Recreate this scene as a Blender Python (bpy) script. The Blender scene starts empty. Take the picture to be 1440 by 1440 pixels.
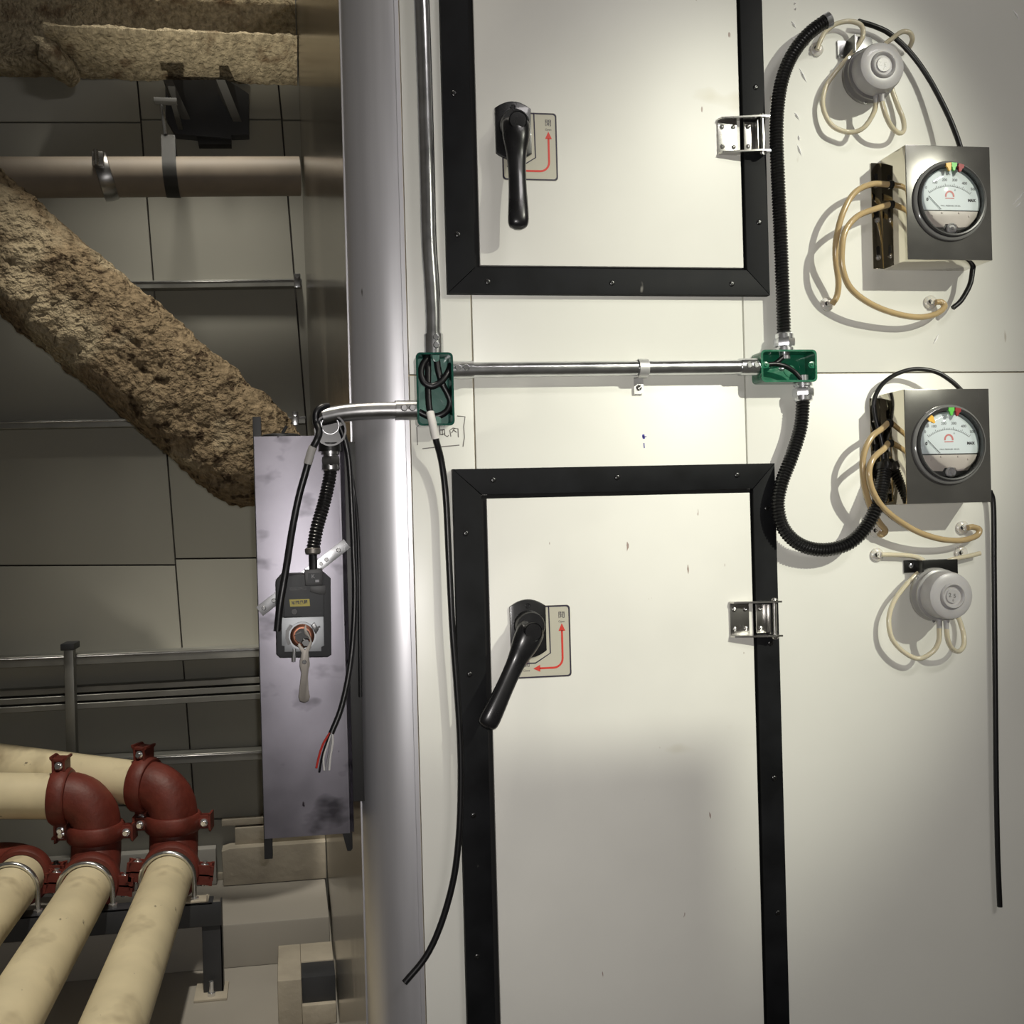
import bpy, bmesh, math, random
from mathutils import Vector, Matrix, noise
random.seed(7)
S = bpy.context.scene
COL = S.collection
R = math.radians
V = Vector

# ------------------------------------------------------------------ camera
FPX, PPX, PPY = 1440.0, 613.0, 743.0
YAW, ROLL = R(-8.3), R(1.55)
CAM = V((0.0, -1.73, 1.65))
FW = V((-math.sin(YAW), math.cos(YAW), 0)); RT0 = V((math.cos(YAW), math.sin(YAW), 0)); UP0 = V((0, 0, 1))
RT = RT0 * math.cos(ROLL) - UP0 * math.sin(ROLL); UP = UP0 * math.cos(ROLL) + RT0 * math.sin(ROLL)
cd = bpy.data.cameras.new('camera'); cam = bpy.data.objects.new('camera', cd); COL.objects.link(cam)
cd.sensor_fit = 'HORIZONTAL'; cd.sensor_width = 36.0; cd.lens = 36.0 * FPX / 1440.0
cd.shift_x = (720 - PPX) / 1440.0; cd.shift_y = (PPY - 720) / 1440.0
cd.clip_start = 0.02; cd.clip_end = 60
cam.matrix_world = Matrix(((RT.x, UP.x, -FW.x, CAM.x), (RT.y, UP.y, -FW.y, CAM.y), (RT.z, UP.z, -FW.z, CAM.z), (0, 0, 0, 1)))
S.camera = cam

def P(px, py, y=0.0):
    """Measured photo position -> world point in the vertical plane at that distance from the machine's front."""
    d = FW + RT * ((px - PPX) / FPX) - UP * ((py - PPY) / FPX)
    return CAM + d * ((y - CAM.y) / d.y)
def PF(px, py, z=0.0):
    d = FW + RT * ((px - PPX) / FPX) - UP * ((py - PPY) / FPX)
    return CAM + d * ((z - CAM.z) / d.z)

# ------------------------------------------------------------------ world, lamps, exposure
w = bpy.data.worlds.new('world'); S.world = w; w.use_nodes = True
bg = w.node_tree.nodes['Background']; bg.inputs[0].default_value = (0.9, 0.95, 1.0, 1); bg.inputs[1].default_value = 0.01
def area(name, loc, aim, size, power, col, size_y=None, spread=180):
    l = bpy.data.lights.new(name, 'AREA'); l.energy = power; l.color = col; l.size = size; l.spread = R(spread)
    if size_y: l.shape = 'RECTANGLE'; l.size_y = size_y
    o = bpy.data.objects.new(name, l); COL.objects.link(o); o.location = loc
    o.rotation_euler = (V(aim) - V(loc)).to_track_quat('-Z', 'Y').to_euler(); return o
def spot(name, loc, aim, power, col, size, blend, soft):
    l = bpy.data.lights.new(name, 'SPOT'); l.energy = power; l.color = col; l.spot_size = R(size); l.spot_blend = blend; l.shadow_soft_size = soft
    o = bpy.data.objects.new(name, l); COL.objects.link(o); o.location = loc
    o.rotation_euler = (V(aim) - V(loc)).to_track_quat('-Z', 'Y').to_euler(); return o
spot('work_lamp', (2.70, -3.0, 3.55), (0.80, 0, 1.82), 535, (1.0, 0.995, 0.84), 26, 1.0, 0.03).scale = (0.67, 1, 1)
spot('ceiling_downlight', (-0.05, -0.3, 6.5), (-0.35, 1.6, 0), 980, (1.0, 0.93, 0.80), 32, 0.38, 0.10)
spot('overhead_lamp', (-0.35, 1.2, 6.5), (-0.30, 2.75, 2.10), 800, (1.0, 0.94, 0.82), 24, 1.0, 0.35)
spot('beam_fill_spot', (-0.50, -0.6, 0.30), (0.0, 2.64, 3.95), 470, (1.0, 0.93, 0.78), 10, 1.0, 0.05).scale = (2.4, 1, 1)  # added fill spot that brightens the underside of the beam
area('ceiling_tube_rear', (2.4, -3.7, 5.2), (0.5, 0, 1.2), 1.4, 42, (1.0, 0.95, 0.93), 0.3)
spot('phone_flash', CAM + V((0.012, -0.005, 0.02)), P(760, 800), 58, (1, 0.955, 0.92), 112, 1.0, 0.006)
S.view_settings.view_transform = 'Standard'; S.view_settings.look = 'None'
S.view_settings.gamma = 1; S.view_settings.use_curve_mapping = False; S.view_settings.exposure = 0.0
S.cycles.max_bounces = 8

# ------------------------------------------------------------------ materials
def pm(name, col, rough=0.5, metal=0.0, var=0.10, scale=6.0, stretch=(1, 1, 1), bump=0.0, bscale=80.0, rvar=0.08,
       coat=0.0, spec=0.5, alpha=None, trans=0.0, emit=None, sss=0.0):
    m = bpy.data.materials.new(name); m.use_nodes = True
    nt = m.node_tree; N = nt.nodes; L = nt.links; b = N['Principled BSDF']
    tc = N.new('ShaderNodeTexCoord'); mp = N.new('ShaderNodeMapping'); mp.inputs['Scale'].default_value = stretch
    L.new(tc.outputs['Object'], mp.inputs['Vector'])
    nz = N.new('ShaderNodeTexNoise'); nz.inputs['Scale'].default_value = scale; nz.inputs['Detail'].default_value = 6
    L.new(mp.outputs[0], nz.inputs['Vector'])
    rp = N.new('ShaderNodeValToRGB'); rp.color_ramp.elements[0].position = 0.3; rp.color_ramp.elements[1].position = 0.7
    lo = [max(0, c * (1 - var)) for c in col]; hi = [min(1, c * (1 + var)) for c in col]
    rp.color_ramp.elements[0].color = (*lo, 1); rp.color_ramp.elements[1].color = (*hi, 1)
    L.new(nz.outputs['Fac'], rp.inputs[0]); L.new(rp.outputs[0], b.inputs['Base Color'])
    mr = N.new('ShaderNodeMapRange'); mr.inputs['To Min'].default_value = max(0.02, rough - rvar); mr.inputs['To Max'].default_value = min(1, rough + rvar)
    L.new(nz.outputs['Fac'], mr.inputs['Value']); L.new(mr.outputs[0], b.inputs['Roughness'])
    b.inputs['Metallic'].default_value = metal; b.inputs['Coat Weight'].default_value = coat
    b.inputs['Specular IOR Level'].default_value = spec; b.inputs['Transmission Weight'].default_value = trans
    if sss: b.inputs['Subsurface Weight'].default_value = sss; b.inputs['Subsurface Radius'].default_value = (0.01, 0.008, 0.005)
    if alpha is not None: b.inputs['Alpha'].default_value = alpha
    if bump:
        n2 = N.new('ShaderNodeTexNoise'); n2.inputs['Scale'].default_value = bscale; n2.inputs['Detail'].default_value = 4
        L.new(mp.outputs[0], n2.inputs['Vector'])
        bp = N.new('ShaderNodeBump'); bp.inputs['Strength'].default_value = bump; bp.inputs['Distance'].default_value = 0.03 if bump >= 0.9 else 0.01
        L.new(n2.outputs['Fac'], bp.inputs['Height']); L.new(bp.outputs[0], b.inputs['Normal'])
    return m

def marks(m, col, scale, stretch, thr, soft=0.02, seed=0.0, gate=None):
    """Wear marks with a shape of their own, mixed over a material's colour."""
    nt = m.node_tree; N = nt.nodes; L = nt.links; b = N['Principled BSDF']
    src = b.inputs['Base Color'].links[0].from_socket
    tc = N.new('ShaderNodeTexCoord'); mp = N.new('ShaderNodeMapping'); mp.inputs['Scale'].default_value = stretch
    mp.inputs['Location'].default_value = (seed, seed * 1.7, seed * 0.6)
    L.new(tc.outputs['Object'], mp.inputs['Vector'])
    n = N.new('ShaderNodeTexNoise'); n.inputs['Scale'].default_value = scale; n.inputs['Detail'].default_value = 3
    L.new(mp.outputs[0], n.inputs['Vector'])
    r = N.new('ShaderNodeMapRange'); r.inputs['From Min'].default_value = thr; r.inputs['From Max'].default_value = thr + soft
    L.new(n.outputs['Fac'], r.inputs['Value'])
    mx = N.new('ShaderNodeMix'); mx.data_type = 'RGBA'
    L.new(r.outputs[0], mx.inputs['Factor']); L.new(src, mx.inputs['A']); mx.inputs['B'].default_value = (*col, 1)
    L.new(mx.outputs['Result'], b.inputs['Base Color'])
    return m

M = {}
M['paint'] = pm('cream_paint', (0.74, 0.74, 0.68), 0.36, var=0.03, scale=3, bump=0.03, bscale=12)
marks(M['paint'], (0.45, 0.40, 0.33), 9, (3.2, 1, 1), 0.735, 0.05, 3.1)
M['door'] = pm('door_paint', (0.73, 0.725, 0.67), 0.42, var=0.035, scale=5)
marks(M['door'], (0.30, 0.22, 0.19), 22, (3.0, 1, 0.9), 0.735, 0.02, 1.7)
marks(M['door'], (0.58, 0.55, 0.44), 5, (1, 1, 1.6), 0.70, 0.10, 5.2)
M['sealant'] = pm('tan_sealant', (0.52, 0.44, 0.31), 0.7, var=0.15, scale=30)
M['black_frame'] = pm('black_frame', (0.008, 0.0085, 0.0095), 0.55, var=0.35, scale=18, rvar=0.10, spec=0.12)
marks(M['black_frame'], (0.22, 0.21, 0.19), 30, (1, 1, 0.5), 0.74, 0.05, 2.0)
M['gasket'] = pm('black_gasket', (0.005, 0.005, 0.005), 0.9, var=0.1)
M['handle'] = pm('black_handle', (0.010, 0.010, 0.011), 0.28, var=0.2, scale=25, coat=0.2)
M['screw_dark'] = pm('dark_screw', (0.06, 0.06, 0.06), 0.3, 0.9)
M['alu'] = pm('aluminium_post', (0.62, 0.62, 0.65), 0.40, 0.68, var=0.07, scale=3, stretch=(10, 10, 0.6), rvar=0.06)
marks(M['alu'], (0.2, 0.19, 0.18), 14, (2, 2, 0.7), 0.74, 0.03, 4)
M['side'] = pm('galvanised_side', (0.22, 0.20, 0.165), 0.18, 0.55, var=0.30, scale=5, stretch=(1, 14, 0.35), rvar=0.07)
M['zinc'] = pm('zinc_conduit', (0.66, 0.67, 0.68), 0.22, 0.95, var=0.12, scale=40, rvar=0.08)
M['zinc_dark'] = pm('grey_conduit', (0.34, 0.34, 0.34), 0.33, 1.0, var=0.12, scale=30)
M['chrome'] = pm('bright_zinc', (0.80, 0.81, 0.84), 0.22, 0.9, var=0.06, scale=30)
M['strap_zinc'] = pm('dull_strap_zinc', (0.66, 0.66, 0.65), 0.42, 0.6, var=0.08, scale=30)
M['steel'] = pm('stainless', (0.60, 0.59, 0.57), 0.26, 1.0, var=0.08, scale=20, rvar=0.06)
M['steel_face'] = pm('stainless_face', (0.20, 0.195, 0.185), 0.17, 0.72, var=0.20, scale=9, stretch=(1, 1, 1), rvar=0.05)
M['steel_mirror'] = pm('stainless_mirror', (0.72, 0.68, 0.58), 0.08, 1.0, var=0.05, scale=12, rvar=0.03)
M['green'] = pm('green_enamel', (0.008, 0.062, 0.045), 0.18, var=0.2, scale=25, coat=0.5, bump=0.15, bscale=60)
M['green_grey'] = pm('grey_green_enamel', (0.095, 0.19, 0.16), 0.25, var=0.15, scale=25, coat=0.4, bump=0.1, bscale=50)
M['cable'] = pm('black_cable', (0.006, 0.006, 0.007), 0.38, var=0.2)
M['sleeve'] = pm('white_sleeve', (0.74, 0.72, 0.68), 0.55, var=0.05)
M['sleeve_grey'] = pm('grey_sleeve', (0.34, 0.33, 0.31), 0.55, var=0.05)
M['hose'] = pm('black_hose', (0.010, 0.010, 0.010), 0.30, var=0.2, coat=0.2)
M['tube_amber'] = pm('amber_tube', (0.47, 0.35, 0.185), 0.22, var=0.10, scale=14, coat=0.4, sss=0.3)
M['tube_clear'] = pm('milky_tube', (0.66, 0.60, 0.44), 0.2, var=0.06, scale=14, coat=0.5, sss=0.3)
M['plastic_clear'] = pm('clear_grey_plastic', (0.42, 0.41, 0.41), 0.36, var=0.08, scale=18, coat=0.15, sss=0.2)
M['plastic_dark'] = pm('smoked_grey_plastic', (0.19, 0.185, 0.18), 0.3, var=0.12, scale=18, coat=0.4)
M['tap'] = pm('clear_grommet', (0.68, 0.66, 0.60), 0.2, var=0.05, coat=0.6, sss=0.3)
M['dial'] = pm('dial_white', (0.68, 0.74, 0.76), 0.5, var=0.02)
M['dial_cover'] = pm('dial_cover_beige', (0.56, 0.50, 0.46), 0.45, var=0.08, scale=30)
M['bezel'] = pm('dark_bezel', (0.05, 0.05, 0.05), 0.22, var=0.2, coat=0.5)
M['bezel_clear'] = pm('clear_bezel', (0.20, 0.20, 0.195), 0.15, var=0.1, coat=0.8)
M['ink'] = pm('print_black', (0.03, 0.03, 0.035), 0.6, var=0.1)
M['ink_grey'] = pm('print_grey', (0.20, 0.21, 0.22), 0.6, var=0.1)
M['ink_navy'] = pm('print_navy', (0.025, 0.02, 0.04), 0.5, var=0.1)
M['ink_red'] = pm('print_red', (0.62, 0.045, 0.03), 0.45, var=0.05)
M['ink_logo'] = pm('print_logo_red', (0.62, 0.20, 0.19), 0.5, var=0.05)
M['ink_blue'] = pm('pen_blue', (0.05, 0.04, 0.30), 0.6, var=0.1)
M['pencil'] = pm('marker_grey', (0.14, 0.13, 0.12), 0.7, var=0.2)
M['decal'] = pm('decal_cream', (0.52, 0.50, 0.41), 0.30, var=0.03, coat=0.3)
M['yellow'] = pm('yellow_pointer', (0.85, 0.48, 0.06), 0.4, var=0.05)
M['lime'] = pm('green_pointer', (0.12, 0.58, 0.08), 0.4, var=0.05)
M['redp'] = pm('red_pointer', (0.30, 0.006, 0.012), 0.5, var=0.05)
M['label_y'] = pm('yellow_label', (0.34, 0.28, 0.015), 0.5, var=0.05)
M['galv'] = pm('galvanised_plate', (0.335, 0.32, 0.365), 0.48, 0.95, var=0.16, scale=9, rvar=0.10, bump=0.02, bscale=20)
marks(M['galv'], (0.10, 0.095, 0.11), 12, (1, 1, 1.6), 0.60, 0.16, 6)
marks(M['galv'], (0.05, 0.04, 0.05), 45, (1, 1, 0.6), 0.72, 0.04, 2)
M['black_steel'] = pm('black_steel', (0.012, 0.012, 0.012), 0.5, var=0.2)
M['actuator'] = pm('actuator_grey', (0.028, 0.029, 0.031), 0.55, spec=0.25, var=0.1, scale=20)
M['actuator_lid'] = pm('actuator_lid', (0.045, 0.047, 0.049), 0.55, spec=0.25, var=0.08, scale=20)
M['copper'] = pm('copper_clamp', (0.17, 0.075, 0.048), 0.38, 0.9, var=0.15, scale=40)
M['clamp_zinc'] = pm('dull_clamp_zinc', (0.26, 0.27, 0.28), 0.5, 0.9, var=0.1, scale=30)
M['lever'] = pm('dull_lever', (0.20, 0.185, 0.165), 0.5, 0.7, var=0.12, scale=30)
M['fire'] = pm('fireproofing', (0.46, 0.39, 0.265), 0.95, var=0.40, scale=42, bump=1.0, bscale=60, spec=0.1)
marks(M['fire'], (0.20, 0.14, 0.085), 10, (1, 1, 1), 0.56, 0.16, 8)
M['fire_brown'] = pm('brown_fireproofing', (0.21, 0.16, 0.10), 0.95, var=0.38, scale=40, bump=1.0, bscale=48, spec=0.1)
marks(M['fire_brown'], (0.055, 0.038, 0.024), 26, (1, 1, 1), 0.56, 0.10, 3)
marks(M['fire_brown'], (0.36, 0.30, 0.20), 4.2, (1, 1, 1), 0.53, 0.10, 1.3)
M['fire_smooth'] = pm('trowelled_patch', (0.50, 0.43, 0.30), 0.9, var=0.12, scale=12, bump=0.2, bscale=30)
M['wallpanel'] = pm('grey_wall_panel', (0.30, 0.295, 0.255), 0.6, var=0.04, scale=2)
marks(M['wallpanel'], (0.08, 0.07, 0.06), 26, (1, 1, 1), 0.80, 0.02, 3)
M['joint'] = pm('dark_joint', (0.05, 0.045, 0.04), 0.9, var=0.2)
M['floor'] = pm('grey_floor_paint', (0.34, 0.32, 0.285), 0.45, var=0.06, scale=2, coat=0.1)
M['concrete'] = pm('concrete', (0.40, 0.36, 0.29), 0.85, var=0.15, scale=7, bump=0.25, bscale=40)
M['ceiling'] = pm('ceiling_paint', (0.35, 0.34, 0.31), 0.9, var=0.05)
M['plaster'] = pm('plaster_wall', (0.40, 0.39, 0.36), 0.8, var=0.05, scale=2)
M['strut'] = pm('strut_grey', (0.27, 0.27, 0.25), 0.45, 0.6, var=0.12, scale=10)
M['pipe_grey'] = pm('dull_pipe', (0.24, 0.20, 0.155), 0.6, var=0.12, scale=8)
M['pipe_cream'] = pm('cream_pipe', (0.72, 0.63, 0.42), 0.5, var=0.09, scale=7)
marks(M['pipe_cream'], (0.40, 0.33, 0.21), 7, (1, 0.8, 1), 0.54, 0.18, 2.2)
marks(M['pipe_cream'], (0.16, 0.13, 0.09), 30, (1, 0.5, 1), 0.72, 0.06, 5)
M['red_iron'] = pm('red_cast_iron', (0.135, 0.024, 0.015), 0.55, var=0.25, scale=14, bump=0.15, bscale=60)
M['bracket_dark'] = pm('dark_bracket', (0.035, 0.037, 0.042), 0.5, var=0.2)
M['rib_grey'] = pm('rib_grey', (0.075, 0.075, 0.072), 0.6, var=0.1)
M['wire_red'] = pm('wire_red', (0.45, 0.03, 0.02), 0.5, var=0.05)
M['wire_white'] = pm('wire_white', (0.55, 0.54, 0.52), 0.5, var=0.05)
M['wire_grey'] = pm('wire_grey', (0.24, 0.24, 0.25), 0.5, var=0.05)
M['film'] = pm('film_glint_white', (0.95, 0.95, 0.95), 0.45, var=0.03)  # white colour stands in for glints on the clear film
def glass_thin():
    m = bpy.data.materials.new('clear_dome'); m.use_nodes = True; nt = m.node_tree; N = nt.nodes; L = nt.links
    N.remove(N['Principled BSDF']); o = N['Material Output']
    t = N.new('ShaderNodeBsdfTransparent'); t.inputs[0].default_value = (0.95, 0.96, 0.96, 1)
    g = N.new('ShaderNodeBsdfGlossy'); g.inputs['Roughness'].default_value = 0.04
    f = N.new('ShaderNodeFresnel'); f.inputs['IOR'].default_value = 1.4
    mx = N.new('ShaderNodeMixShader'); L.new(f.outputs[0], mx.inputs[0]); L.new(t.outputs[0], mx.inputs[1]); L.new(g.outputs[0], mx.inputs[2])
    L.new(mx.outputs[0], o.inputs['Surface']); return m
M['dome'] = glass_thin()

# ------------------------------------------------------------------ mesh helpers
def add(bm, verts, faces):
    vs = [bm.verts.new(v) for v in verts]
    for f in faces:
        try: bm.faces.new([vs[i] for i in f])
        except ValueError: pass
    return vs
def merge(bm, other, mat=None):
    me = bpy.data.meshes.new('tmp'); other.to_mesh(me); other.free()
    if mat is not None: me.transform(mat)
    bm.from_mesh(me); bpy.data.meshes.remove(me)
def NB(): return bmesh.new()
def box(bm, x0, x1, y0, y1, z0, z1, bev=0.0, seg=2):
    t = NB(); bmesh.ops.create_cube(t, size=1.0)
    for v in t.verts: v.co = V(((x0 + x1) / 2 + v.co.x * (x1 - x0), (y0 + y1) / 2 + v.co.y * (y1 - y0), (z0 + z1) / 2 + v.co.z * (z1 - z0)))
    if bev: bmesh.ops.bevel(t, geom=list(t.edges), offset=bev, segments=seg, affect='EDGES', profile=0.6, clamp_overlap=True)
    merge(bm, t); return bm
def frame_of(d):
    d = d.normalized(); a = V((0, 0, 1)) if abs(d.z) < 0.9 else V((1, 0, 0))
    u = d.cross(a).normalized(); return u, d.cross(u).normalized()
def cyl(bm, p0, p1, r0, r1=None, seg=20, caps=True):
    r1 = r0 if r1 is None else r1; p0 = V(p0); p1 = V(p1); u, v = frame_of(p1 - p0)
    A = [bm.verts.new(p0 + (u * math.cos(t) + v * math.sin(t)) * r0) for t in [2 * math.pi * i / seg for i in range(seg)]]
    B = [bm.verts.new(p1 + (u * math.cos(t) + v * math.sin(t)) * r1) for t in [2 * math.pi * i / seg for i in range(seg)]]
    for i in range(seg): bm.faces.new((A[i], A[(i + 1) % seg], B[(i + 1) % seg], B[i]))
    if caps: bm.faces.new(A[::-1]); bm.faces.new(B)
    return bm
def lathe(bm, prof, o, axis, seg=32):
    """prof: (radius, height along axis) pairs."""
    o = V(o); ax = V(axis).normalized(); u, v = frame_of(ax); rings = []
    for r, h in prof:
        if r < 1e-6: rings.append([bm.verts.new(o + ax * h)])
        else: rings.append([bm.verts.new(o + ax * h + (u * math.cos(2 * math.pi * i / seg) + v * math.sin(2 * math.pi * i / seg)) * r) for i in range(seg)])
    for a, b in zip(rings, rings[1:]):
        for i in range(seg):
            j = (i + 1) % seg
            if len(a) == 1 and len(b) == 1: continue
            if len(a) == 1: bm.faces.new((a[0], b[j], b[i]))
            elif len(b) == 1: bm.faces.new((a[i], a[j], b[0]))
            else: bm.faces.new((a[i], a[j], b[j], b[i]))
    return bm
def spline(pts, n=8):
    pts = [V(p) for p in pts]; out = []
    ext = [pts[0] * 2 - pts[1]] + pts + [pts[-1] * 2 - pts[-2]]
    for i in range(1, len(ext) - 2):
        p0, p1, p2, p3 = ext[i - 1:i + 3]
        for k in range(n):
            t = k / n
            out.append(0.5 * ((2 * p1) + (p2 - p0) * t + (2 * p0 - 5 * p1 + 4 * p2 - p3) * t * t + (3 * p1 - p0 - 3 * p2 + p3) * t ** 3))
    out.append(pts[-1]); return out
def resample(pts, step):
    out = [pts[0]]; acc = 0.0
    for a, b in zip(pts, pts[1:]):
        L = (b - a).length
        while acc + L >= step:
            t = (step - acc) / L; a = a + (b - a) * t; out.append(a); L = (b - a).length; acc = 0.0
        acc += L
    return out
def tube(bm, pts, r, seg=12, caps=True):
    pts = [V(p) for p in pts]; n = len(pts); u = None; rings = []
    for i, p in enumerate(pts):
        d = (pts[min(i + 1, n - 1)] - pts[max(i - 1, 0)]).normalized()
        if u is None: u = frame_of(d)[0]
        u = (u - d * u.dot(d)).normalized(); v = d.cross(u)
        rr = r(i) if callable(r) else r
        rings.append([bm.verts.new(p + (u * math.cos(2 * math.pi * k / seg) + v * math.sin(2 * math.pi * k / seg)) * rr) for k in range(seg)])
    for a, b in zip(rings, rings[1:]):
        for k in range(seg): bm.faces.new((a[k], a[(k + 1) % seg], b[(k + 1) % seg], b[k]))
    if caps: bm.faces.new(rings[0][::-1]); bm.faces.new(rings[-1])
    return bm
def path(px, n=8): return spline([P(*p) for p in px], n)
def prism(bm, outline, y0, y1, bev=0.0):
    """extrude an (x, z) outline from y0 (front) to y1 (back)."""
    t = NB(); n = len(outline)
    A = [t.verts.new((x, y0, z)) for x, z in outline]; B = [t.verts.new((x, y1, z)) for x, z in outline]
    f0 = t.faces.new(A); t.faces.new(B[::-1])
    for i in range(n): t.faces.new((A[i], B[i], B[(i + 1) % n], A[(i + 1) % n]))
    bmesh.ops.recalc_face_normals(t, faces=list(t.faces))
    if bev: bmesh.ops.bevel(t, geom=[e for e in f0.edges], offset=bev, segments=2, affect='EDGES', profile=0.6, clamp_overlap=True)
    merge(bm, t); return bm
def rrect(x0, x1, z0, z1, r, n=5):
    o = []
    for cx, cz, a in ((x1 - r, z1 - r, 0), (x0 + r, z1 - r, 90), (x0 + r, z0 + r, 180), (x1 - r, z0 + r, 270)):
        for k in range(n + 1):
            t = R(a + 90 * k / n); o.append((cx + r * math.cos(t), cz + r * math.sin(t)))
    return o
def circ(cx, cz, r, n=20, a0=0, a1=360): return [(cx + r * math.cos(R(a0 + (a1 - a0) * k / n)), cz + r * math.sin(R(a0 + (a1 - a0) * k / n))) for k in range(n + (0 if a1 - a0 == 360 else 1))]
def ring_flat(bm, outer, inner, y0, y1):
    n = len(outer)
    for (a, b, yy) in ((outer, inner, y0),):
        A = [bm.verts.new((x, yy, z)) for x, z in a]; B = [bm.verts.new((x, yy, z)) for x, z in b]
        A2 = [bm.verts.new((x, y1, z)) for x, z in a]; B2 = [bm.verts.new((x, y1, z)) for x, z in b]
        for i in range(n):
            j = (i + 1) % n
            bm.faces.new((A[i], A[j], B[j], B[i])); bm.faces.new((A[i], A2[i], A2[j], A[j])); bm.faces.new((B[i], B[j], B2[j], B2[i])); bm.faces.new((A2[i], B2[i], B2[j], A2[j]))
    return bm
def ribbon(bm, pts, wd, y, thick=0.0004):
    """flat pen or print stroke in the (x, z) plane."""
    n = len(pts); L = []; Rr = []
    for i in range(n):
        a = V((*pts[max(i - 1, 0)], 0)); b = V((*pts[min(i + 1, n - 1)], 0)); d = (b - a)
        d = d.normalized() if d.length > 1e-9 else V((1, 0, 0)); q = V((-d.y, d.x, 0)) * wd / 2; p = V((*pts[i], 0))
        L.append((p.x + q.x, p.y + q.y)); Rr.append((p.x - q.x, p.y - q.y))
    prism(bm, L + Rr[::-1], y - thick, y); return bm
def text(bm, s, size, x, y, z, align='CENTER', rot=0.0, sx=1.0, bold=0.0):
    c = bpy.data.curves.new('t', 'FONT'); c.body = s; c.size = size; c.align_x = align; c.align_y = 'CENTER'; c.extrude = 0.0002; c.offset = bold; c.resolution_u = 3
    o = bpy.data.objects.new('t', c); COL.objects.link(o); dg = bpy.context.evaluated_depsgraph_get()
    me = bpy.data.meshes.new_from_object(o.evaluated_get(dg))
    me.transform(Matrix.Translation((x, y, z)) @ Matrix.Rotation(rot, 4, 'Y') @ Matrix.Rotation(R(90), 4, 'X') @ Matrix.Diagonal((sx, 1, 1, 1)))
    bm.from_mesh(me); bpy.data.objects.remove(o); bpy.data.curves.remove(c); bpy.data.meshes.remove(me); return bm

# ------------------------------------------------------------------ object helpers
def mesh(name, bm, m, base, smooth=38):
    bmesh.ops.recalc_face_normals(bm, faces=list(bm.faces))
    me = bpy.data.meshes.new(name); bm.to_mesh(me); bm.free(); me.transform(Matrix.Translation(-V(base)))
    if smooth:
        me.polygons.foreach_set('use_smooth', [True] * len(me.polygons)); me.set_sharp_from_angle(angle=R(smooth))
    me.materials.append(M[m] if isinstance(m, str) else m); return me
def tag(o, label, cat, group=None):
    o['label'] = label; o['category'] = cat
    if group: o['group'] = group
    return o
def thing(name, label, cat, base, group=None):
    o = bpy.data.objects.new(name, None); o.empty_display_size = 0.05; COL.objects.link(o); o.location = V(base); return tag(o, label, cat, group)
def part(name, bm, m, parent, label=None, smooth=38):
    r = parent
    while r.parent: r = r.parent
    o = bpy.data.objects.new(name, mesh(name, bm, m, r.location, smooth)); COL.objects.link(o); o.parent = parent
    if label: o['label'] = label
    return o
def solo(name, bm, m, label, cat, base, group=None, smooth=38):
    o = bpy.data.objects.new(name, mesh(name, bm, m, base, smooth)); COL.objects.link(o); o.location = V(base); return tag(o, label, cat, group)
def struct(name, bm, m, smooth=38):
    o = bpy.data.objects.new(name, mesh(name, bm, m, (0, 0, 0), smooth)); COL.objects.link(o); o['kind'] = 'structure'; return o
def copy_tree(o, parent=None):
    c = o.copy(); COL.objects.link(c); c.parent = parent
    for ch in list(o.children): copy_tree(ch, c)
    return c

# ================================================================== the room
YB = 2.77                                  # face of the rear wall
b = NB(); box(b, -3.2, 4.2, -5.2, YB + 0.2, -0.2, 0.0); struct('floor', b, 'floor')
b = NB(); box(b, -3.2, 4.2, -5.2, YB + 0.2, 6.8, 7.0); struct('ceiling', b, 'ceiling')
b = NB(); box(b, -3.4, -3.2, -5.2, YB + 0.2, 0, 6.8); struct('wall_left', b, 'plaster')
b = NB(); box(b, 4.2, 4.4, -5.2, YB + 0.2, 0, 6.8); struct('wall_right', b, 'plaster')
b = NB(); box(b, -3.2, 4.2, -5.4, -5.2, 0, 6.8); struct('wall_front', b, 'plaster')
b = NB(); box(b, 1.15, 1.99, -2.4, -1.9, 0, 2.71, 0.01); struct('shadow_blocker', b, 'plaster')  # unseen block added behind the camera to shade the lower door
b = NB(); box(b, -3.2, 4.2, YB + 0.03, YB + 0.2, 0, 6.8); wall = struct('wall_back', b, 'joint')
def s1(y): return 235 + (y - 643) * 0.078
def s2(y): return 392 + (y - 115) * 0.080
cols = [(lambda y: -420, s1), (s1, s2), (s2, lambda y: 560 + (y - 115) * 0.03)]
rows = [[-330, 172, 797, 1135, 1300], [-330, 168, 786, 1152, 1300], [-330, 169, 786, 1150, 1300]]
g = 1.1
for ci, (fa, fb) in enumerate(cols):
    for ya, yb in zip(rows[ci], rows[ci][1:]):
        b = NB(); t = 26
        sl = -0.012 if ya > 500 else 0.0
        q = [P(fa(ya) + g, ya + g, YB), P(fb(ya) - g, ya + g + sl * 200, YB), P(fb(yb) - g, yb - g + (-0.012 if yb > 500 else 0) * 200, YB), P(fa(yb) + g, yb - g, YB)]
        q = [(p.x, max(0.0, min(4.58, p.z))) for p in q]
        prism(b, q, YB, YB + 0.03, 0.003); part('wall_panel', b, 'wallpanel', wall)
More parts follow.
